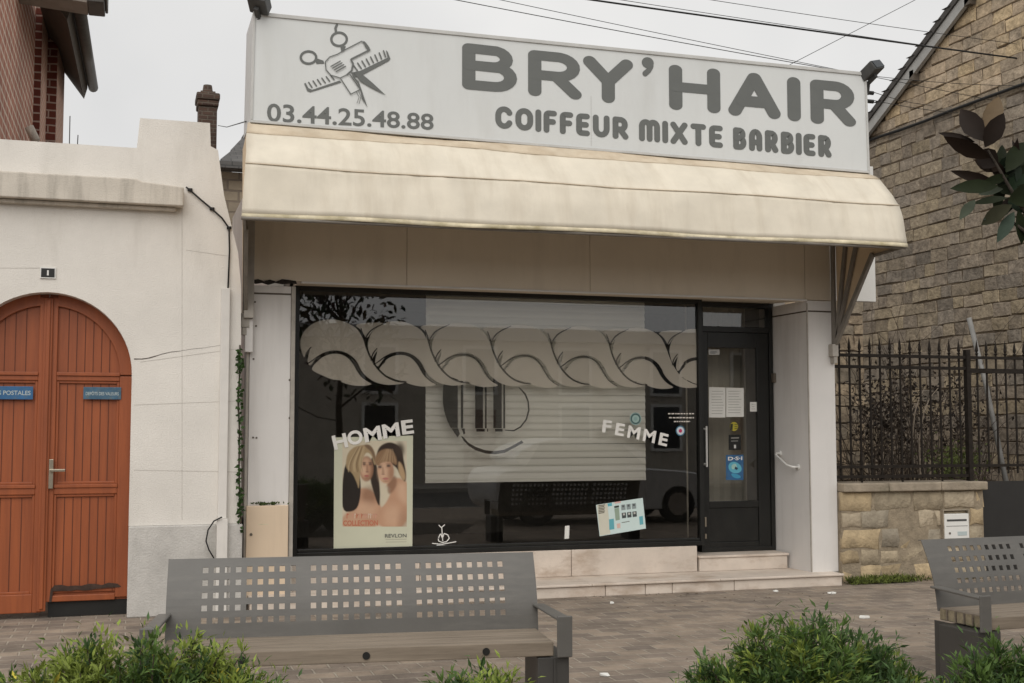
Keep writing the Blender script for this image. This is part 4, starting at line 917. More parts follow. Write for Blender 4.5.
gs([(285,332),(345,424)], 3); gs([(345,424),(398,398)], 3); gs([(340,312),(400,398)], 3)
for i in range(4): gs([(232+i*10, 266+i*10), (285+i*10, 236+i*10)], 3.2)
gs([(375,410),(392,440),(380,475)], 1.5); gs([(388,405),(402,438),(392,478)], 1.5)
part('emblem', bm, 'signletter', sg)
# floodlights
def flood(label, c, rz):
    t = thing('floodlight', label, 'floodlight', c, 'floodlights on the sign corners', rz)
    bm = NB(); box(bm, -.085, .085, -.19, .0, .0, .11); part('housing', bm, 'lamp', t, .012, local=True)
    bm = NB(); box(bm, -.075, .075, -.198, -.1905, .012, .098); part('lens', bm, 'carglass', t, local=True)
    bm = NB(); box(bm, -.02, .02, -.1, .12, -.035, -.002); tube(bm, [(0,.02,-.03),(0,.1,-.10)], .015); part('arm', bm, 'lamp', t, local=True)
    return t
l1_ = on(260, 12, YS-.1); t = flood('dark grey floodlight on the left top corner of the sign', (l1_.x, YS-.0, l1_.z+.01), R(-20)); t.rotation_euler = (R(-24), R(14), R(-22))
l2_ = on(866, 78, YS); t = flood('dark grey floodlight on the right top corner of the sign', (l2_.x+.04, YS+.02, l2_.z-.02), R(18)); t.rotation_euler = (R(-30), R(-16), R(24))

# ---------------------------------------------------------------- awning
ax1 = on(907, 248, 9.975).x
prof_p = [(872,173.5),(876,177),(881,182),(893,195),(900,205),(903.5,222),(907,247)]
prof = [(lambda p: (p.y, p.z))(onx(*p, ax1)) for p in prof_p]
prof[0] = (YS+.02, sBR.z+.005)
axT, axB = on(248, 128, YS).x, on(241.5, 217, prof[-1][0]).x
aw = thing('awning', 'cream canvas basket awning with yellowed lower hem over the shop front', 'awning', ((axT+ax1)/2, YS, prof[-1][1]))
zoffB = on(242, 217, prof[-1][0]).z - prof[-1][1]; zoffT = sBL.z - sBR.z
NX = 60
def apt(u, s, dent=True):          # u along 0..1, s index along profile
    i = min(int(s), len(prof)-2); f = s-i; y = prof[i][0]*(1-f)+prof[i+1][0]*f; z = prof[i][1]*(1-f)+prof[i+1][1]*f
    k = s/(len(prof)-1); xl = axT+(axB-axT)*k; zoff = zoffT+(zoffB-zoffT)*k; x = xl+(ax1-xl)*u
    if dent:
        y += .012*math.sin(u*9+s*1.3) + .006*math.sin(u*31+s)
        z += .006*math.sin(u*17+s*2)
        y += .005*math.sin(u*67+2.1*math.sin(s*1.7))*math.sin(s*.9+.4) + .004*math.sin(u*113+s*3)*math.sin(u*5)
        e = min(u, 1-u)*(ax1-axT)
        pass
    return Vector((x, y, z + zoff*(1-u)))
def sheet_uv(bm, s0, s1, ns, off=0):
    rows = [[bm.verts.new(apt(i/NX, s0+(s1-s0)*j/ns)+Vector((0,-off,0))) for i in range(NX+1)] for j in range(ns+1)]
    for j in range(ns):
        for i in range(NX): bm.faces.new((rows[j][i], rows[j][i+1], rows[j+1][i+1], rows[j+1][i]))
def cloth(o, t=.003):
    md = o.modifiers.new('thick', 'SOLIDIFY'); md.thickness = t; md.offset = 0; return o
bm = NB(); sheet_uv(bm, 0, 1.6, 6); cloth(part('top_band', bm, 'canvasband', aw, smooth=True))
bm = NB(); sheet_uv(bm, 1.6, 4, 12); cloth(part('canopy', bm, 'canvas', aw, smooth=True))
bm = NB(); sheet_uv(bm, 4, 5.86, 10); cloth(part('canopy', bm, 'canvas', aw, smooth=True))
bm = NB(); sheet_uv(bm, 5.86, 6.0, 2, .002); cloth(part('hem', bm, 'hem', aw, smooth=True), .006)
bm = NB()
for s_ in (1.6, 4.0): tube(bm, [apt(i/40, s_)+Vector((0,-.004,0)) for i in range(41)], .006, 6)
part('seam', bm, 'canvasband', aw, smooth=True)
bm = NB(); tube(bm, [apt(i/40, 6, False)+Vector((0,.02,-.004)) for i in range(41)], .016, 8); part('front_bar', bm, 'awnframe', aw, smooth=True)
# end panels with folding ribs
for side, X in ((-1, axT), (1, ax1)):
    zo = zoffB if side < 0 else 0; XE = axB if side < 0 else ax1
    piv = Vector((X+(.02 if side < 0 else 0), YP-.06, onx(833,345,ax1).z + (0 if side > 0 else on(248,313,YP-.06).z-onx(833,345,ax1).z)))
    topw = Vector((X, YP-.05, prof[0][1]+(zoffT if side < 0 else 0)-.1)); rb = Vector(((X+XE)/2, onx(876,255,ax1).y, onx(876,256,ax1).z+zo))
    ed = [apt(0 if side < 0 else 1, i, False)+Vector((0,.05 if i else 0,0)) for i in range(len(prof))]
    bm = NB(); xo = -.012*side
    poly(bm, [p+Vector((xo,0,0)) for p in [piv, topw]+ed+[rb]]); cloth(part('end_panel', bm, 'canvaslit', aw))
    bm = NB()
    def bar(a, b, w_=.05, d_=.03):
        d = (b-a).normalized(); n = Vector((0,-d.z,d.y))*w_/2; e = Vector((-side*d_,0,0)); o_ = Vector((-side*.02,0,0))
        loft(bm, [a+n+o_, a-n+o_, b-n+o_, b+n+o_], [a+n+o_+e, a-n+o_+e, b-n+o_+e, b+n+o_+e])
    low = onx(826,250,ax1-.05)
    bar(piv+Vector((0,.03,0)), Vector((X,YP-.035,topw.z)), .06); 
    for f in (.36, .70): bar(piv, Vector((X*(1-f)+rb.x*f, topw.y*(1-f)+rb.y*f, rb.z+.35)), .05, .028)
    bar(piv, rb+Vector((0,0,.02)), .055, .034); bar(rb+Vector((0,.02,0)), ed[-1]+Vector((0,.02,.0)), .03, .02)
    part('rib', bm, 'awnframe', aw, .003)
    bm = NB(); box(bm, X-side*.02, X-side*.09, YP-.085, YP-.001, piv.z-.13, piv.z-.0); box(bm, X-side*.03, X-side*.07, YP-.075, YP-.001, piv.z-.2, piv.z-.131); part('wall_bracket', bm, 'bracket', aw, .004)
    if side < 0:
        bm = NB(); a_ = on(249,318,YP-.1); box(bm, a_.x-.05, a_.x+.04, YP-.12, YP-.002, a_.z, prof[-1][1]+zo+.2); part('guide_post', bm, 'bracket', aw, .004)
        bm = NB(); e_ = on(249,352,YP-.06); box(bm, a_.x-.03, a_.x+.04, YP-.07, YP-.003, e_.z, a_.z-.004); part('guide_foot', bm, 'panel', aw, .004)

# ================================================================ STONE GARDEN WALL, RAILING AND GATE
YR = 11.20
gx0, gx1 = xR+.004, on(983, 500, YR).x
capz1, capz0 = on(900, 482.5, YR).z, on(900, 491, YR).z
gw = thing('garden_wall', 'low wall of big sandstone blocks with a coping below the railing', 'wall', ((gx0+gx1)/2, YR+.18, 0))
def stones(bm, x0, x1, z0, z1, yface, rows, wmin, wmax, cols, joint, jig, depth=.05):
    z = z0; hs = [random.uniform(.75,1.25) for _ in range(rows)]; k = (z1-z0)/sum(hs)
    for h in hs:
        h *= k; x = x0 - random.random()*wmin*.4
        while x < x1:
            w_ = random.uniform(wmin, wmax); a, b = max(x, x0)+joint/2, min(x+w_, x1)-joint/2; x += w_
            if b-a < .05: continue
            j = lambda: random.uniform(-jig, jig)
            pr = random.uniform(.4,1)*depth; c = random.choice(cols); g = random.uniform(.8,1.15); c = tuple(v*g for v in c)
            n = 3; A = []; P_ = [(a,z+joint/2),((a+b)/2,z+joint/2),(b,z+joint/2),(b,z+h/2),(b,z+h-joint/2),((a+b)/2,z+h-joint/2),(a,z+h-joint/2),(a,z+h/2)]
            P_ = [(p+j(), q+j()) for p, q in P_]; cx = (a+b)/2; cz = z+h/2
            rings = []
            for sc_, yy in ((1.0, yface+.01), (.985, yface-pr*.6), (.93, yface-pr*.92)):
                rings.append([bm.verts.new((cx+(p-cx)*sc_, yy+random.uniform(-.004,.004), cz+(q-cz)*sc_)) for p, q in P_])
            fs = []
            for r_ in range(2):
                for i in range(8): fs.append(bm.faces.new((rings[r_][i], rings[r_][(i+1)%8], rings[r_+1][(i+1)%8], rings[r_+1][i])))
            ce = bm.verts.new((cx, yface-pr, cz))
            for i in range(8): fs.append(bm.faces.new((rings[2][i], rings[2][(i+1)%8], ce)))
            paint(bm, fs, c)
        z += h
sand = [(.36,.295,.205),(.33,.275,.195),(.39,.325,.235),(.31,.268,.205),(.42,.325,.20),(.285,.245,.185)]
bm = NB(); stones(bm, gx0, gx1, .0, capz0-.002, YR, 5, .2, .5, sand, .015, .02, .024)
o = part('stone_face', bm, 'rubbleblock', gw, smooth=True)
bm = NB(); box(bm, gx0, gx1-.01, YR-.010, YR+.36, 0, capz0-.003); part('core', bm, 'rubblemortar', gw)
bm = NB(); xs_ = [gx0-.0, gx0+.55, gx0+1.2, gx1+.02]
for i in range(3): box(bm, xs_[i]+.003, xs_[i+1]-.003, YR-.07, YR+.40, capz0, capz1)
part('coping', bm, 'cap', gw, .012)
# letterbox set into the wall
a_, b_ = on(943.5, 514, YR-.06), on(968.5, 538, YR-.06)
lb = thing('letterbox', 'white letterbox with a slot set into the sandstone wall', 'letterbox', ((a_.x+b_.x)/2, YR-.05, b_.z))
bm = NB(); box(bm, a_.x, b_.x, YR-.075, YR+.0, b_.z, a_.z); part('body', bm, 'whiteplastic', lb, .005)
bm = NB(); fr(bm, a_.x-.012, b_.x+.012, b_.z-.0, a_.z+.045, YR-.068, YR-.0, .011); part('surround', bm, 'cap', lb)
bm = NB(); h_ = a_.z-b_.z; w_ = b_.x-a_.x; box(bm, a_.x+.03, b_.x-.03, YR-.0775, YR-.0745, a_.z-h_*.30, a_.z-h_*.22); box(bm, a_.x+.02, b_.x-.02, YR-.0775, YR-.0745, a_.z-h_*.50, a_.z-h_*.485); part('slot', bm, 'lamp', lb)
bm = NB(); box(bm, a_.x+w_*.52, b_.x-.03, YR-.0785, YR-.0745, b_.z+h_*.12, b_.z+h_*.28); part('name_plate', bm, 'lettergrey', lb); bm = NB(); tube(bm, [(a_.x+w_*.2,YR-.08,b_.z+h_*.22),(a_.x+w_*.2,YR-.074,b_.z+h_*.22)], .012, 10); part('lock', bm, 'trim', lb)
# railing
rz1, rz2, rz3, rz4 = on(845,355,YR+.1).z, on(845,366.5,YR+.1).z, on(845,467,YR+.1).z, on(845,477,YR+.1).z
YRR = YR+.1
xp = on(968.5, 420, YRR).x
rl = thing('iron_railing', 'rusty black iron railing with spear tips on the stone wall', 'railing', ((gx0+xp)/2, YRR, capz1))
bm = NB()
bm.free()
for z in (rz1, rz2, rz3, rz4): bm = NB(); box(bm, gx0+.0, xp-.03, YRR-.02, YRR+.02, z-.016, z+.016); part('rail', bm, 'iron', rl)
sp_ = on(875,420,YRR).x-on(864.8,420,YRR).x
def spear(bm, x, z0, zt, y, tall=True):
    tube(bm, [(x,y,z0),(x,y,zt)], .0115, 6)
    prof_ = [(0,.010),(.012,.022),(.024,.010),(.05,.02),(.17,.001)]
    rings = []
    for h, r_ in prof_: rings.append([bm.verts.new((x+r_*math.cos(t), y+r_*math.sin(t), zt+h)) for t in (R(60*i) for i in range(6))])
    for i in range(4):
        for k in range(6): bm.faces.new((rings[i][k], rings[i][(k+1)%6], rings[i+1][(k+1)%6], rings[i+1][k]))
x = gx0+.08; i = 0
while x < xp-.06:
    bm = NB(); spear(bm, x, capz1+.001 if i % 4 == 2 else rz4-.03, rz1+.03, YRR); part('bar', bm, 'iron', rl); x += sp_; i += 1
# gate beside the railing
gy = YRR
ge = xp+1.35
mg = thing('metal_gate', 'iron garden gate with a black sheet metal lower panel', 'gate', ((xp+ge)/2, gy, 0))
bm = NB(); box(bm, xp-.026, xp+.026, gy-.03, gy+.03, capz1+.002, on(968,350,gy).z); part('gate_post', bm, 'iron', mg); bm = NB(); box(bm, ge, ge+.06, gy-.03, gy+.03, 0, 2.5); part('gate_post', bm, 'iron', mg)
gtz = on(990,371,gy).z
bm = NB(); box(bm, xp+.028, ge-.003, gy-.022, gy+.022, gtz-.025, gtz+.025); part('gate_rail', bm, 'iron', mg); bm = NB(); box(bm, xp+.028, ge-.003, gy-.02, gy+.02, rz3-.015, rz3+.015); part('gate_rail', bm, 'iron', mg); bm = NB(); box(bm, xp+.028, ge-.003, gy-.02, gy+.02, rz1-.015, rz1+.015); part('gate_rail', bm, 'iron', mg)
bm = NB(); box(bm, gx1+.025, ge-.003, gy-.012, gy+.012, .06, on(1000,481,gy).z); part('sheet_panel', bm, 'sheet', mg)
x = xp+.13
while x < ge-.06:
    bm = NB(); spear(bm, x, rz3-.09, rz1+.03, gy); part('bar', bm, 'iron', mg); x += sp_
# moss at the wall foot
bm = NB()
for i in range(1500):
    cx_ = random.choice((on(853,580,YR).x, on(890,580,YR).x, on(880,580,YR).x)); p = Vector((random.gauss(cx_,.15), YR-.05-abs(random.gauss(0,.05)), random.random()*.07*math.exp(-random.random()))); g = random.uniform(.5,1.5)
    if p.x < gx0+.02: continue
    leaf_quad(bm, p, rv()+Vector((0,-.3,1.1)), Vector((0,-1,.2))+rv()*.6, random.uniform(.03,.07), .012, (.09*g,.11*g,.022*g))
for i in range(350):
    p = Vector((random.uniform(gx0, gx1), YR-.05-abs(random.gauss(0,.02)), random.random()**2*.04)); g = random.uniform(.5,1.3)
    leaf_quad(bm, p, rv()+Vector((0,-.2,.6)), Vector((0,-1,.2))+rv()*.6, .03, .012, (.075*g,.075*g,.03*g))
o = finish('moss', bm, 'moss', Vector()); o['kind'] = 'stuff'

# ================================================================ GABLE HOUSE (right background)
XG = 11.0
gh = thing('gable_house', 'old stone house showing its tall blockwork gable behind the railing', 'house', (XG+3, 14, 0))
e1, e2_ = onx(870,128,XG), onx(966,0,XG)
slope = (e2_.z-e1.z)/(e1.y-e2_.y); rdY = e2_.y-.9; rdZ = e2_.z+.9*slope
yfar = 18.6; zfar = rdZ-(yfar-rdY)*slope; ynear = 11.6; znear = rdZ-(rdY-ynear)*slope
bm = NB(); prism_x(bm, [(ynear,0),(yfar,0),(yfar,zfar),(rdY,rdZ),(ynear,znear)], XG+.02, XG+6); part('wall_core', bm, 'mortar', gh)
bm = NB(); z = 0; ch = .18; tan_ = [(.245,.19,.128),(.215,.168,.118),(.27,.21,.138),(.23,.182,.13),(.195,.157,.115),(.26,.20,.125)]; row = 0
while z < rdZ:
    hh = ch*random.uniform(.92,1.08); y = ynear-random.random()*.4
    while y < yfar:
        w_ = random.uniform(.2,.5); a, b = max(y,ynear)+.005, min(y+w_,yfar)-.005; y += w_
        if b-a < .06: continue
        za, zb_i = z+.005, z+hh-.005
        def lim(yy): return (rdZ-(yy-rdY)*slope if yy > rdY else rdZ-(rdY-yy)*slope) - .02
        if za > max(lim(a), lim(b)): continue
        j = lambda: random.uniform(-.014,.014)
        P_ = [(a+j(),za+j()),(b+j(),za+j()),(b+j(),min(zb_i+j(),lim(b))),(a+j(),min(zb_i+j(),lim(a)))]
        if P_[2][1] < P_[1][1]+.02 or P_[3][1] < P_[0][1]+.02: continue
        d = random.uniform(.008,.022); cy = (a+b)/2; cz = sum(p[1] for p in P_)/4
        v0 = [bm.verts.new((XG+.021, p, q)) for p, q in P_]; v1 = [bm.verts.new((XG+.02-d+random.uniform(-.008,.008), cy+(p-cy)*.95, cz+(q-cz)*.9)) for p, q in P_]
        fs = [bm.faces.new((v0[i], v0[(i+1)%4], v1[(i+1)%4], v1[i])) for i in range(4)] + [bm.faces.new(v1)]
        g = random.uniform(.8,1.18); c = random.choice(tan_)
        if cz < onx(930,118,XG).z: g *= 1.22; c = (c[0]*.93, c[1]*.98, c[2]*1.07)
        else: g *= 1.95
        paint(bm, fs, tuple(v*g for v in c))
    z += hh; row += 1
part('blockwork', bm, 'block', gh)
bm = NB()
def rp(y, off): return (y, rdZ-(y-rdY)*slope+off)
A = [rp(yfar+.3,.0), rp(rdY,.0), rp(rdY,-.17), rp(yfar+.3,-.17)]; prism_x(bm, A, XG-.10, XG-.04)
part('verge_board', bm, 'verge', gh)
bm = NB(); A = [rp(yfar+.35,.003), rp(rdY,.003), rp(rdY,.10), rp(yfar+.35,.10)]; prism_x(bm, A, XG-.13, XG+6.2); A = [(rdY-.001,rdZ+.0),(ynear-.3,znear-.3*slope),(ynear-.3,znear-.3*slope+.1),(rdY-.001,rdZ+.1)]; prism_x(bm, A, XG-.13, XG+6.2)
n = 26
for i in range(n):
    y = rdY+(yfar-rdY)*i/n; z_ = rdZ-(y-rdY)*slope; box(bm, XG-.145, XG-.05, y, y+.18, z_+.05, z_+.115-.07)
part('roof', bm, 'tile', gh)
bm = NB(); tube(bm, [onx(*p, XG-.03) for p in ((868,141),(880,136.5),(900,130),(925,121),(950,111),(985,98),(1010,89),(1040,78))], .022, 6); part('wall_cable', bm, 'cable', gh)
bm = NB(); p = onx(917,75,XG); box(bm, XG-.1, XG, p.y-.05, p.y+.05, p.z-.1, p.z+.06); p = onx(973,2,XG); box(bm, XG-.1, XG, p.y-.06, p.y+.06, p.z-.05, p.z+.1); part('hook', bm, 'trim', gh)
# lower rubble wall behind the shop's side
q = on(862, 303, 14.6); bm = NB(); stones(bm, xR+.3, q.x, 0, q.z, 14.6, 18, .16, .36, [(.30,.235,.165),(.26,.21,.15),(.33,.26,.18),(.24,.2,.15)], .016, .012, .03); box(bm, xR+.3, q.x-.005, 14.604, 14.9, 0, q.z-.01, (.14,.11,.085))
solo('rubble_wall', 'brownish rubble wall end standing behind the salon at the foot of the gable', 'wall', bm, 'block')
# leaning pole behind the railing
bm = NB(); a, b = on(969,318,12.4), on(1007,490,12.0); tube(bm, [a, (a*.6+b*.4)+Vector((.03,0,0)), b+(b-a)*.45], .03, 10); solo('leaning_pole', 'pale grey pole leaning against the gable behind the railing', 'pole', bm, 'zincpale', smooth=True)
# bare vine mass behind the railing
vn = thing('bare_vine', 'tangle of bare dark creeper behind the iron railing', 'creeper', (on(930,470,13.2).x, 13.0, 0))
bm = NB()
for i in range(290):
    px = random.choice((random.gauss(905,22), random.gauss(880,18), random.gauss(950,28), random.uniform(850,1030))); y0 = random.uniform(12.3,13.9)
    base = on(px, 470, y0); base.z = .9*random.random(); p = base; pts = [p.copy()]
    d = Vector((random.uniform(-.35,.35), random.uniform(-.1,.1), 1)); hh = random.uniform(.5,1.55)*(1 if 865 < px < 990 else .75)
    for s in range(7):
        p = p + d*hh/7*1.35; d = (d + rv()*.35); d.z -= .09*s*.35; pts.append(p.copy())
    tube(bm, pts, random.uniform(.004,.011), 4, .003)
part('twigs', bm, 'twig', vn)
bm = NB()
for i in range(1500):
    px = random.choice((random.gauss(900,20), random.gauss(955,25), random.gauss(880,15))); y_ = random.gauss(415,24)
    if y_ < 355: continue
    p = on(px, y_, random.uniform(12.4,13.6)); g = random.uniform(.5,1.4)
    leaf_quad(bm, p, rv(), rv(), random.uniform(.04,.08), .035, (.035*g,.026*g,.02*g))
for i in range(500):
    p = on(random.gauss(955,14), random.gauss(462,9), random.uniform(12.0,13.2)); g = random.uniform(.6,1.5)
    leaf_quad(bm, p, rv(), rv()+Vector((0,-1,.5)), random.uniform(.04,.07), .03, (.10*g,.12*g,.035*g))
part('dry_leaves', bm, 'leaf', vn)
bm = NB()
for cx_, b_ in ((916,8),(925,12)):
    tube(bm, [on(cx_-b_*.4, 475, 12.3), on(cx_-b_*.5, 440, 12.3), on(cx_-1, 412, 12.3), on(cx_+b_*.4, 398, 12.35), on(cx_+b_*1.1, 388, 12.4)], .010, 5, .004)
part('dry_canes', bm, 'slats', vn)

# ================================================================ LEFT BACKGROUND
bh = thing('brick_house', 'tall red brick house with dark eaves beyond the white wall', 'house', (-2.5, 14.5, 0))
x1_ = on(0,80,11.75).x; y1_ = onx(34,80,x1_).y; x2_ = on(41,80,y1_).x; y2_ = onx(47,80,x2_).y; x3_ = on(57,80,y2_).x; y3_ = onx(64.5,80,x3_).y
bm = NB(); box(bm, -6, x1_, 11.40, y3_-.01, 0, 7.2); part('wall', bm, 'bricks', bh)
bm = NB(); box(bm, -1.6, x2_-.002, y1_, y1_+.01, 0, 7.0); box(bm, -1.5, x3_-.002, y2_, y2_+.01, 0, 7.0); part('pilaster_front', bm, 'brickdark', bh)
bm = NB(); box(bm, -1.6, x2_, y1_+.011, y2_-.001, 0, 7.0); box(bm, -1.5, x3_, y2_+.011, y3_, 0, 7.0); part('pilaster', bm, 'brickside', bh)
gg = on(93, 90, y3_+.1); gn = onx(80, 14, gg.x); gr_ = .07
bm = NB(); tube(bm, [(gg.x,gn.y-.2,gn.z),(gg.x,y3_+.15,gg.z+.05)], gr_, 12); part('gutter', bm, 'zinc', bh, smooth=True)
sf_ = on(84, 99, y3_+.1); wl_ = on(64, 72, y3_+.1); wn = on(57, 12, y2_-1.2)
A = [(wl_.x-.1, wl_.z+.1), (wl_.x, wl_.z), (sf_.x, sf_.z), (gg.x-gr_-.005, gg.z+.02), (gg.x-gr_-.005, gg.z+.3), (wl_.x-.1, gg.z+.4)]; dz_ = gn.z-gg.z
bm = NB(); loft(bm, [(x, gn.y-.2, z+dz_) for x, z in A], [(x, y3_+.1, z) for x, z in A]); part('eave', bm, 'soffit', bh)
e_ = on(88, 12, 13.3); g_ = on(108, 14, 13.3); t_ = on(40, 1, 13.3)
bm = NB(); loft(bm, [(-4,13.0,t_.z+.2),(e_.x,13.0,e_.z),(e_.x,13.4,e_.z),(-4,13.4,t_.z+.2)], [(-4,13.0,t_.z+.55),(e_.x,13.0,e_.z+.35),(e_.x,13.4,e_.z+.35),(-4,13.4,t_.z+.55)]); part('eave_board', bm, 'fasciaboard', bh)
bm = NB(); box(bm, e_.x+.002, g_.x-.03, 12.96, 13.42, e_.z+.0, e_.z+.5); box(bm, g_.x-.028, g_.x, 12.94, 13.4, e_.z+.03, e_.z+.5); part('gutter_end', bm, 'zinc', bh, .012)
bm = NB(); loft(bm, [(-6.5,11.2,7.25),(-1.15,11.2,7.25),(-1.15,18.3,7.25),(-6.5,18.3,7.25)], [(-6.5,14.6,10.5),(-3.2,14.6,10.5),(-3.2,15.0,10.5),(-6.5,15.0,10.5)]); part('roof', bm, 'tile', bh)
a_ = on(33,133,14.8); bm = NB(); tube(bm, [on(29,127,13.9), on(31.5,132,13.9), on(36,141,13.9)], .05, 10); solo('vent_tube', 'pale tube vent poking up beside the brick house pilaster', 'vent', bm, 'cornice', smooth=True)  # plain vent tube, no lamp and no light source
# antenna rods
bm = NB(); p = on(70,143,15.5); q = on(70,116,15.5); tube(bm, [p-Vector((0,0,1.5)), q], .006, 5); solo('antenna_rod', 'thin upright antenna rod nearest the brick house', 'antenna', bm, 'stalk', group='thin antennas')
bm = NB(); p = on(75,143,15.5); q = on(78,135,15.5); tube(bm, [p-Vector((0,0,1.2)), q], .006, 5); solo('antenna_rod', 'short slanted antenna rod above the white parapet', 'antenna', bm, 'stalk', group='thin antennas')
# chimney house and slate roofed stone house
YC = 24
ca, cb_ = on(197,120,YC), on(218.5,120,YC); ctop = on(207,90,YC).z
cx_ = (ca.x+cb_.x)/2; hw = (cb_.x-ca.x)/2
ho = thing('stone_house', 'stone house with flared slate roof and brick chimney seen through the gap', 'house', (cx_, 21, 0))
bm = NB(); box(bm, cx_-hw*.86, cx_+hw*.86, YC, YC+.5, 3, on(207,106,YC).z); box(bm, cx_-hw*.7, cx_+hw*.7, YC+.05, YC+.45, ctop-.12, ctop)
chm = part('chimney', bm, 'chimbrick', ho, .01)
bm = NB(); za_, zb_i, zc_ = on(207,106,YC).z, on(207,100,YC).z, on(207,93,YC).z
box(bm, cx_-hw*1.0, cx_+hw*1.0, YC-.05, YC+.55, za_, zb_i); box(bm, cx_-hw*1.1, cx_+hw*1.1, YC-.08, YC+.58, zb_i+.001, zc_); part('chimney_cap', bm, 'chimbrick', chm, .03)
bm = NB(); tube(bm, [(cx_,YC+.25,ctop), (cx_,YC+.25,on(207,82,YC).z)], .11, 10, .085); part('chimney_pot', bm, 'chimbrick', chm)
YH = 19
sa, sb = on(214,172,YH), on(262,168,YH); wt = on(230,172,YH).z
bm = NB(); box(bm, sa.x-.0, sb.x+3.5, YH, YH+7, 0, wt); part('wall', bm, 'rubble', ho)
bm = NB(); pr = [(0,0,0)]
pts = [on(216,166,YH-.3), on(222,159,YH-.1), on(232,150,YH+.5), on(243,137,YH+1.5), on(252,122,YH+3)]
for i in range(len(pts)-1):
    a, b = pts[i], pts[i+1]; face(bm, [(a.x-.02,a.y,a.z),(sb.x+4,a.y,a.z),(sb.x+4-i*.2,b.y,b.z),(b.x,b.y,b.z)])
    face(bm, [(a.x-.02,a.y,a.z),(b.x,b.y,b.z),(b.x,b.y+4,b.z),(a.x-.02,a.y+8,a.z)])
box(bm, sa.x-.06, sb.x+4, YH-.32, YH-.02, wt-.001, wt+.10)
part('roof', bm, 'slate', ho)

# ================================================================ WIRES
def wire(label, p, q, r_, ya=13.0, yb=13.0, ext=(.6,.5), sag=.03):
    a, b = on(*p, ya), on(*q, yb); d = b-a; a2 = a-d*ext[0]; b2 = b+d*ext[1]; bm = NB()
    tube(bm, [a2+(b2-a2)*i/16+Vector((0,0,-sag*(1-(i/8-1)**2)+sag*.6)) for i in range(17)], r_, 5); solo('overhead_wire', label, 'wire', bm, 'cable', group='overhead wires in the sky')
wire('thickest overhead wire crossing the sky to the gable', (596,0), (1024,59), .012)
wire('thin overhead wire just above the thickest one', (625,0), (952,49), .004)
wire('highest thin overhead wire near the top edge', (715,0), (952,35), .004)
wire('overhead wire rising to the right across the other wires', (795,62), (915,0), .004, 13.6, 13.6, (.25,.6), 0)
wire('lower overhead wire meeting the sign top on its left half', (460,0), (782,61), .005, ext=(.6,.25))
wire('overhead wire skimming the top edge of the sign', (503,0), (860,74), .004, ext=(.5,.45))
wire('slack thin wire just right of the sign floodlight', (872,77), (993,85), .004, ext=(.05,.3))
wire('upper of two short wires from the sign edge insulators', (871,93), (908,101), .004, 10.9, 13.0, (0,1))
wire('lower of two short wires from the sign edge insulators', (871,101.5), (952,112), .004, 10.9, 13.0, (0,.4))
bm = NB(); a, b = on(218,125.5,23), on(246,121.5,10.9); tube(bm, [a, a*.5+b*.5+Vector((0,0,-.04)), b], .006, 5); solo('overhead_wire', 'short wire from the chimney to the left end of the sign', 'wire', bm, 'cable', group='overhead wires in the sky')
for py, wd in ((93,'upper'),(101.5,'lower')):
    p = on(871.5, py, 10.9); bm = NB(); tube(bm, [p+Vector((-.05,0,0)), p+Vector((.02,0,0))], .022, 8); solo('insulator', wd+' black wire insulator on the right edge of the sign', 'insulator', bm, 'black')

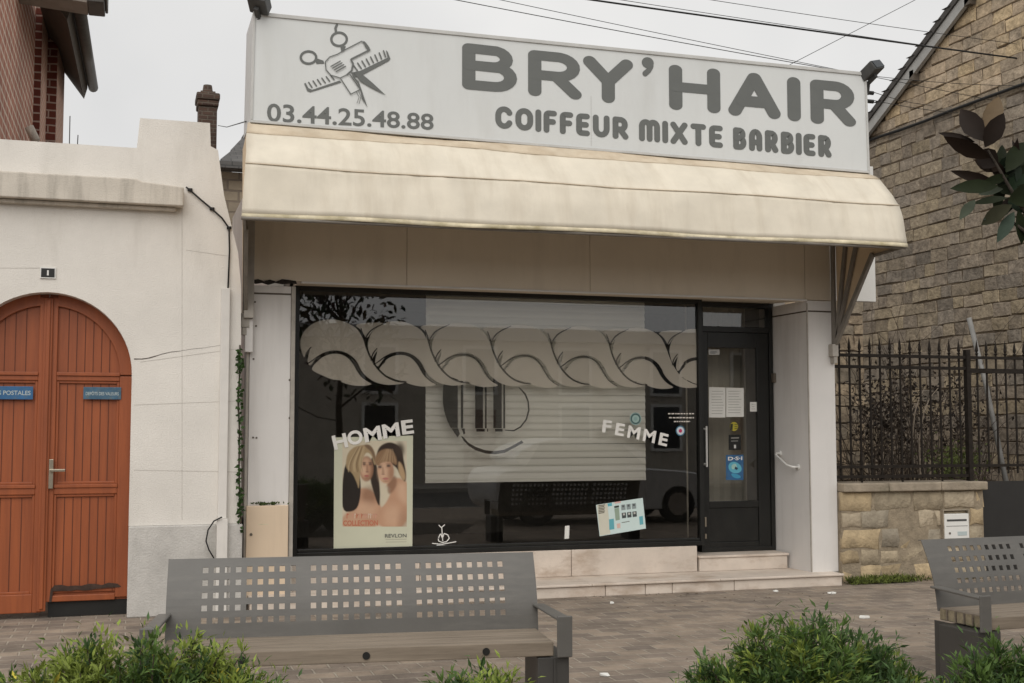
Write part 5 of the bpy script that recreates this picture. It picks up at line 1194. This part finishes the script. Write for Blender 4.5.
# ================================================================ BENCHES
def make_bench():
    t = thing('street_bench', 'grey perforated steel bench with weathered slats before the salon window', 'bench', (0,0,0), 'perforated steel benches')
    HL = 1.045; zb_, zt_ = .483, .89
    # perforated backrest: columns of cells
    hole, gap = .030, .0305; xs = [-HL]; flags = []
    n = 9; gw_ = n*hole+(n-1)*gap; marg = .19; mid = (2*HL-2*marg-3*gw_)/2
    x = -HL+marg
    for g in range(3):
        for i in range(n):
            xs.append(x); flags.append(False); xs.append(x+hole); flags.append(True); x += hole+gap
        x += mid-gap
    xs.append(HL); flags.append(False)
    zs = [0]; zf_ = []; z = .10
    for r_ in range(5): zs.append(z); zf_.append(False); zs.append(z+.031); zf_.append(True); z += .067
    H_ = .445; zs.append(H_); zf_.append(False)
    def bp(x, s):            # s = height along the sheet: reclined with a soft kink
        f = s/H_; return Vector((x, -.10+.15*f-.03*math.sin(f*math.pi), zb_-.052+s*.99))
    bm = NB(); V = [[bm.verts.new(bp(x, s)) for x in xs] for s in zs]
    for j in range(len(zs)-1):
        for i in range(len(xs)-1):
            if not (flags[i] and zf_[j]): bm.faces.new((V[j][i], V[j][i+1], V[j+1][i+1], V[j+1][i]))
    # stiffening return along the top edge
    top = V[-1]; back = [bm.verts.new(v.co+Vector((0,.03,-.004))) for v in top]
    for i in range(len(xs)-1): bm.faces.new((top[i], top[i+1], back[i+1], back[i]))
    o = part('backrest', bm, 'bench', t, local=True); md = o.modifiers.new('thick', 'SOLIDIFY'); md.thickness = .005; md.offset = 0
    for k in range(6):
        y0 = -.56+k*.079
        bm = NB(); box(bm, -HL+.015, HL-.015, y0, y0+.066, .375, .452); s_ = part('slat', bm, ['slats'], t, .005, local=True)
        for sx in (-1, 1): bm = NB(); box(bm, sx*(HL-.0145), sx*(HL-.0135), y0+.006, y0+.06, .381, .446); part('slat_end', bm, 'slatend', s_, local=True)
    for sx in (-1, 1):
        bm = NB(); xa = HL+.0; wv = .085
        A = [(sx*(xa-.03), -.075, .59), (sx*(xa-.03+.07), -.075, .59), (sx*(xa+wv), -.575, .58), (sx*xa, -.575, .58)]
        loft(bm, A, [(x, y, z-.014) for x, y, z in A]); box(bm, sx*xa, sx*(xa+wv), -.59, -.5755, .37, .592)
        part('armrest', bm, 'bench', t, .006, local=True)
        bm = NB(); A = [(-.565,.0),(-.565,.368),(-.06,.368),(-.06,.0)]; prism_x(bm, A, sx*(xa-.012), sx*(xa-.004)); part('side_plate', bm, 'benchdark', t, local=True)
        bm = NB(); box(bm, sx*(xa-.10), sx*(xa+wv-.01), -.55, -.20, .0, .367); part('leg', bm, 'benchdark', t, .005, local=True)
    for x in (-.62, .0+.02, .66):
        bm = NB(); tube(bm, [(x,-.5605,.412),(x,-.566,.412)], .02, 14); part('bolt_hole', bm, 'black', t, local=True)
    return t
b1_ = make_bench()
tl, tr_ = gz(169,556,.885), gz(537,551,.885); mid = (tl+tr_)/2; ang = R(-6.5)
b1_.location = (mid.x-.01, mid.y-.05, 0); b1_.rotation_euler = (0,0,ang)
b2b = copy_tree(b1_); tl = gz(921,538,.885); ang2 = R(3)
b2b.location = (tl.x+1.045*math.cos(ang2), tl.y-.05+1.045*math.sin(ang2), 0); b2b.rotation_euler = (0,0,ang2)
b2b['label'] = 'grey perforated steel bench cut by the frame before the sandstone wall'

# ================================================================ SHRUBS
def shrub(label, cx, cy, rx, ry, h, nst, seed, tips=.25, dens=1.0, dark=1.0, yel=.012, lw=(.22,.34), ll=(.02,.052)):
    random.seed(seed)
    t = thing('garden_shrub', label, 'shrub', (cx, cy, 0), 'garden shrubs in front')
    bs, bl_ = NB(), NB()
    for i in range(nst):
        a = random.random()*2*math.pi; rr = math.sqrt(random.random()); ex = cx+rx*rr*math.cos(a); ey = cy+ry*rr*math.sin(a)
        ht = h*(1-.5*rr**2.2)*random.uniform(.78,1.08)
        if random.random() < .05: ht *= 1.05
        p0 = Vector((cx+(ex-cx)*.25, cy+(ey-cy)*.25, 0)); p1 = Vector((ex, ey, ht)); c1 = Vector((cx+(ex-cx)*.6, cy+(ey-cy)*.6, ht*.65))
        bend = rv()*.05; pts = [p0*(1-s)**2+c1*2*s*(1-s)+(p1+bend)*s*s for s in (j/7 for j in range(8))]
        tube(bs, pts, .006, 4, .002); young = random.random() < tips
        base = (.085,.14,.034) if random.random() < .65 else (.06,.108,.036)
        if young: base = (.20,.25,.05)
        if random.random() < yel: base = (.42,.36,.05)
        for j in range(int(34*dens)):
            s = .35+.65*random.random()**.8; k = min(int(s*7), 6); f = s*7-k; p = pts[k]*(1-f)+pts[k+1]*f; ax = (pts[k+1]-pts[k]).normalized()
            side = rv(); side = (side-ax*side.dot(ax)).normalized()
            d = (side*random.uniform(.5,1)+ax*random.uniform(.4,1.1)).normalized(); g = random.uniform(.6,1.5)*dark*(1+.25*(s-.5))
            for q in range(random.choice((4,5,6))):
                dd = (d+rv()*.5).normalized(); L_ = random.uniform(*ll)
                leaf_quad(bl_, p+d*.03*q*random.random()+rv()*.008, dd, (Vector((0,0,1))+rv()*.6), L_, L_*random.uniform(*lw), tuple(c*g for c in base), .12, random.uniform(0,.35))
        for q in range(5):
            dd = ((pts[-1]-pts[-2]).normalized()+rv()*.45).normalized(); L_ = random.uniform(.035,.06); g = random.uniform(.8,1.6)
            leaf_quad(bl_, pts[-1], dd, rv()+Vector((0,-.3,1)), L_, L_*.22, tuple(c*g for c in base), .12, .1)
    part('stems', bs, 'twig', t); o = part('foliage', bl_, 'leaf', t)
    return t
def at_px(px, Z): # ground point along the pixel column at camera depth Z
    d = ray(px, 430); p = d*Z; return p.x, p.y
x_, y_ = at_px(134, 4.75); shrub('wide yellow green tipped shrub left in front of the first bench', x_, y_, .78, .42, .715, 500, 3, .6, 1.0, 1.0, .03, (.22,.36), (.022,.052))
x_, y_ = at_px(480, 4.55); shrub('lowest small shrub peeping up before the middle of the bench', x_, y_, .30, .22, .66, 190, 5, .6, 1.0)
x_, y_ = at_px(803, 4.9); shrub('tallest dense green shrub between the two benches', x_, y_, .62, .44, .77, 540, 8, .2, 1.0, 1.0, 0)
x_, y_ = at_px(1006, 4.6); shrub('dark green shrub in front of the right hand bench', x_, y_, .42, .36, .72, 330, 13, .15, 1.0, 1.0, 0)
random.seed(21)

# litter on the paving
for (px, py), s, lab in (((832,594),.055,'larger white scrap of paper nearest the shop step'), ((864,618),.06,'torn star shaped white scrap on the paving before the shrub'), ((776,592),.035,'small pale scrap beside the shop step'), ((612,604),.022,'tiny pale scrap on the paving below the window plinth'), ((605,676),.035,'dirty scrap near the right leg of the bench')):
    g = gz(px, py); bm = NB(); n = 9; ring = [(g.x+s*random.uniform(.5,1.1)*math.cos(2*math.pi*i/n), g.y+s*1.0*random.uniform(.5,1.2)*math.sin(2*math.pi*i/n), .006+random.random()*.016) for i in range(n)]
    c = bm.verts.new((g.x, g.y, .022)); vs = [bm.verts.new(p) for p in ring]
    for i in range(n): bm.faces.new((c, vs[i], vs[(i+1)%n]))
    lo = [bm.verts.new((p[0], p[1], .004)) for p in ring]
    for i in range(n): bm.faces.new((vs[i], lo[i], lo[(i+1)%n], vs[(i+1)%n]))
    bm.faces.new(lo[::-1])
    solo('paper_scrap', lab, 'litter', bm, 'paper', group='paper scraps on the paving')

# dead leaf bits blown against the step and between the pavers
bm = NB()
for i in range(110):
    if i < 50: g = gz(random.uniform(560,835), 594+random.random()**2*10); 
    else: g = gz(random.uniform(0,1000), random.uniform(600,672))
    a = random.random()*6.28; k = random.uniform(.5,1.4)
    leaf_quad(bm, g+Vector((0,0,.006)), Vector((math.cos(a),math.sin(a),.05)), Vector((0,0,1))+rv()*.3, random.uniform(.015,.04), .014, (.085*k,.058*k,.035*k))
o = finish('leaf_litter', bm, 'moss', Vector()); o['kind'] = 'stuff'

# ================================================================ MAGNOLIA (its branch enters at the right)
def mag_leaf(bm, p, d, nrm, L_, w_, top, und):
    d = d.normalized(); s = d.cross(nrm).normalized(); n = s.cross(d).normalized(); rows = []
    for f, ww in ((0,.06),(.18,.62),(.42,1.0),(.68,.86),(.88,.42),(1,.02)):
        c = p+d*L_*f-n*L_*.10*f*f; cup = .12*w_*ww
        rows.append([bm.verts.new(c+s*w_*ww*.5+n*cup), bm.verts.new(c), bm.verts.new(c-s*w_*ww*.5+n*cup)])
    fs = []
    for i in range(5):
        for k in range(2): fs.append(bm.faces.new((rows[i][k], rows[i+1][k], rows[i+1][k+1], rows[i][k+1])))
    paint(bm, fs, top if random.random() < .55 else und)
mg_ = thing('magnolia_tree', 'glossy leaved magnolia whose branch reaches in at the right edge', 'tree', (3.6, 1.5, 0))
bm = NB(); T = Vector((3.6,1.5,0))
tube(bm, [T, T+Vector((.03,.02,1.0)), T+Vector((-.02,.03,2.0)), T+Vector((.05,0,3.0)), T+Vector((0,0,4.1))], .09, 10, .025)
BD = 3.4
def mp(px, py, dd=0): 
    d = ray(px, py); return Vector((0,0,EYE))+d*(BD+dd)
root_b = T+Vector((0,.02,1.75)); tip = mp(988,150)
tube(bm, [root_b, root_b*.5+mp(1120,330)*.5, mp(1060,250), mp(1020,205), tip], .012, 8, .003)
tube(bm, [mp(1060,250), mp(1030,235), mp(1012,222)], .008, 6, .004)
limbs = []
for i in range(16):
    a = 2*math.pi*i/16+random.random()*.4; z0 = 1.9+2.0*random.random(); e = T+Vector((1.15*math.cos(a)*random.uniform(.6,1.1), 1.0*math.sin(a)*random.uniform(.6,1.1), z0+.5+random.random()*.5))
    limbs.append((T+Vector((0,0,z0)), e)); tube(bm, [T+Vector((0,0,z0)), (T+Vector((0,0,z0)))*.5+e*.5+Vector((0,0,.1)), e], .025, 6, .008)
part('trunk', bm, 'bark', mg_, smooth=True)
bm = NB(); und = (.055,.034,.020); top = (.022,.038,.018)
def visible_az(p): return math.degrees(math.atan2(p.x, p.y)) < 44.5
for a, e in limbs:
    for k in range(58):
        f = random.uniform(.35,1.1); p = a*(1-f)+e*f+rv()*.26
        if visible_az(p+Vector((0,0,0))) : continue
        mag_leaf(bm, p, rv()+(e-a).normalized()*.5, rv()+Vector((0,0,1.2)), random.uniform(.13,.2), random.uniform(.05,.08), tuple(c*random.uniform(.7,1.5) for c in top), tuple(c*random.uniform(.7,1.5) for c in und))
# leaves of the branch in view: base pixel, tip pixel, width in px, colour, tilt
BR, DG, LG, TN = (.016,.010,.007), (.013,.018,.007), (.055,.066,.045), (.12,.085,.05)
for (bx, by), (tx, ty), wpx, col, dz_ in (((984,141),(960,108),22,BR,0),((986,134),(1000,95),20,TN,.02),((985,147),(1004,113),19,BR,-.05),((990,158),(945,139),17,BR,-.03),((975,142),(939,132),8,BR,.03),((998,165),(976,152),22,BR,0),((1000,170),(975,160),14,(.03,.02,.014),.03),
    ((998,184),(952,171),11,BR,0),((998,186),(953,187),15,DG,-.04),((1003,189),(978,193),11,LG,.02),((1008,198),(972,202),9,DG,0),((975,200),(960,218),11,LG,.02),((1012,205),(980,224),17,(.03,.03,.016),-.03),((1014,212),(998,241),13,(.03,.045,.032),0),((1000,178),(1004,143),14,DG,.05),((1006,172),(1026,140),19,DG,0),((1016,195),(1032,160),20,DG,.04),((1008,200),(1040,190),24,DG,-.02),((1018,210),(1024,244),15,DG,0),((1022,200),(1040,222),22,DG,.02),((1002,176),(1012,155),17,(.012,.02,.011),.06),((1010,190),(1024,172),20,(.016,.028,.014),.03),((1012,196),(1022,212),20,(.016,.028,.014),.05),((1005,180),(990,160),14,BR,.05)):
    p, q = mp(bx, by, dz_), mp(tx, ty, dz_+random.uniform(-.05,.05)); d = q-p
    nrm = (-fw + rv()*.45).normalized() if random.random() < .5 else (-fw+up*.7+rv()*.3).normalized()
    g = random.uniform(.85,1.2); c = tuple(v*g for v in col); mag_leaf(bm, p, d, nrm, d.length, wpx*BD/F*.98, c, c)
for i in range(22):
    bx, by = random.gauss(1013,8), random.gauss(185,18); a = random.uniform(0,6.28); l_ = random.uniform(26,40); col = random.choice((BR, DG, DG, (.03,.042,.03)))
    if by+l_*math.sin(a) < 118 or bx+l_*math.cos(a) < 982: continue
    dz_ = random.uniform(0,.12); p, q = mp(bx, by, dz_), mp(bx+l_*math.cos(a), by+l_*math.sin(a), dz_+random.uniform(-.06,.06)); d = q-p
    mag_leaf(bm, p, d, (-fw+rv()*.6).normalized(), d.length, random.uniform(8,13)*BD/F, col, col)
part('crown', bm, 'mleaf', mg_, smooth=True)

# ================================================================ ACROSS THE STREET (seen only as reflections)
of = thing('terraced_house', 'beige rendered house across the street mirrored in the shop window', 'house', (6, -13, 0))
bm = NB(); box(bm, -14, 34, -19, -12.5, -.1, 4.3); part('wall', bm, 'farwall', of)
bm = NB(); loft(bm, [(-14.3,-12.2,4.32),(34.3,-12.2,4.32),(34.3,-19.3,4.32),(-14.3,-19.3,4.32)], [(-14.3,-15.6,5.0),(34.3,-15.6,5.0),(34.3,-15.9,5.0),(-14.3,-15.9,5.0)]); part('roof', bm, 'slate', of)
for i in range(14):
    x = -11.5+i*3.1
    for z in (.9, 2.65):
        if z < 2 and i % 3 == 1:
            bm = NB(); box(bm, x-.5, x+.5, -12.5, -12.44, .0, 2.2); part('door', bm, 'gategroove', of); continue
        bm = NB(); fr(bm, x-.55, x+.55, z, z+1.5, -12.5, -12.42, .09); f_ = part('window_frame', bm, 'whiteplastic', of)
        bm = NB(); box(bm, x-.46, x+.46, -12.49, -12.46, z+.09, z+1.41); part('pane', bm, 'carglass', f_)
# parked car
cr_ = thing('parked_car', 'silver hatchback parked on the paving mirrored in the shop window', 'car', (7.75, 3.3, .004))
bm = NB(); side = [(-2.0,.28),(-1.62,.22),(1.55,.22),(2.02,.30),(2.06,.62),(1.95,.80),(1.05,.93),(-1.7,.98),(-2.05,.85)]
def cs(pts, hw, tw): return [(x, -hw if i else -hw, z) for i, (x, z) in enumerate(pts)]
L3 = smooth_poly(side, 2)
rings = []
for yy, sc_ in ((-.86,.94),(-.80,1),(.80,1),(.86,.94)): rings.append([bm.verts.new((x*(1 if abs(yy) < .85 else .985), yy, .55+(z-.55)*sc_)) for x, z in L3])
for i in range(3):
    for k in range(len(L3)): bm.faces.new((rings[i][k], rings[i][(k+1)%len(L3)], rings[i+1][(k+1)%len(L3)], rings[i+1][k]))
bm.faces.new(rings[0]); bm.faces.new(rings[3]); part('body', bm, 'carpaint', cr_, local=True)
cab = smooth_poly([(-1.85,.93),(1.0,.93),(.35,1.42),(-1.3,1.46)], 2); bm = NB(); loft(bm, [(x, -.76+.0*z, z) for x, z in cab], [(x, .76, z) for x, z in cab]); part('cabin', bm, 'carpaint', cr_, .03, local=True)
for sx in (-1, 1):
    wq = [(-1.45,.98),(.72,.98),(.28,1.33),(-1.2,1.36)]; bm = NB(); loft(bm, [(x, sx*.764, z) for x, z in wq], [(x, sx*.770, z) for x, z in wq]); part('side_window', bm, 'carglass', cr_, local=True)
    for x in (-1.28, 1.27):
        bm = NB(); tube(bm, [(x, sx*.66, .32),(x, sx*.868, .32)], .32, 24); wlp = part('wheel', bm, 'tyre', cr_, .03, local=True)
        bm = NB(); tube(bm, [(x, sx*.86, .32),(x, sx*.874, .32)], .2, 10); part('rim', bm, 'alloy', wlp, local=True)
    bm = NB(); box(bm, 1.78, 1.98, sx*.55, sx*.8, .62, .76); part('headlight', bm, 'whiteplastic', cr_, .02, local=True)
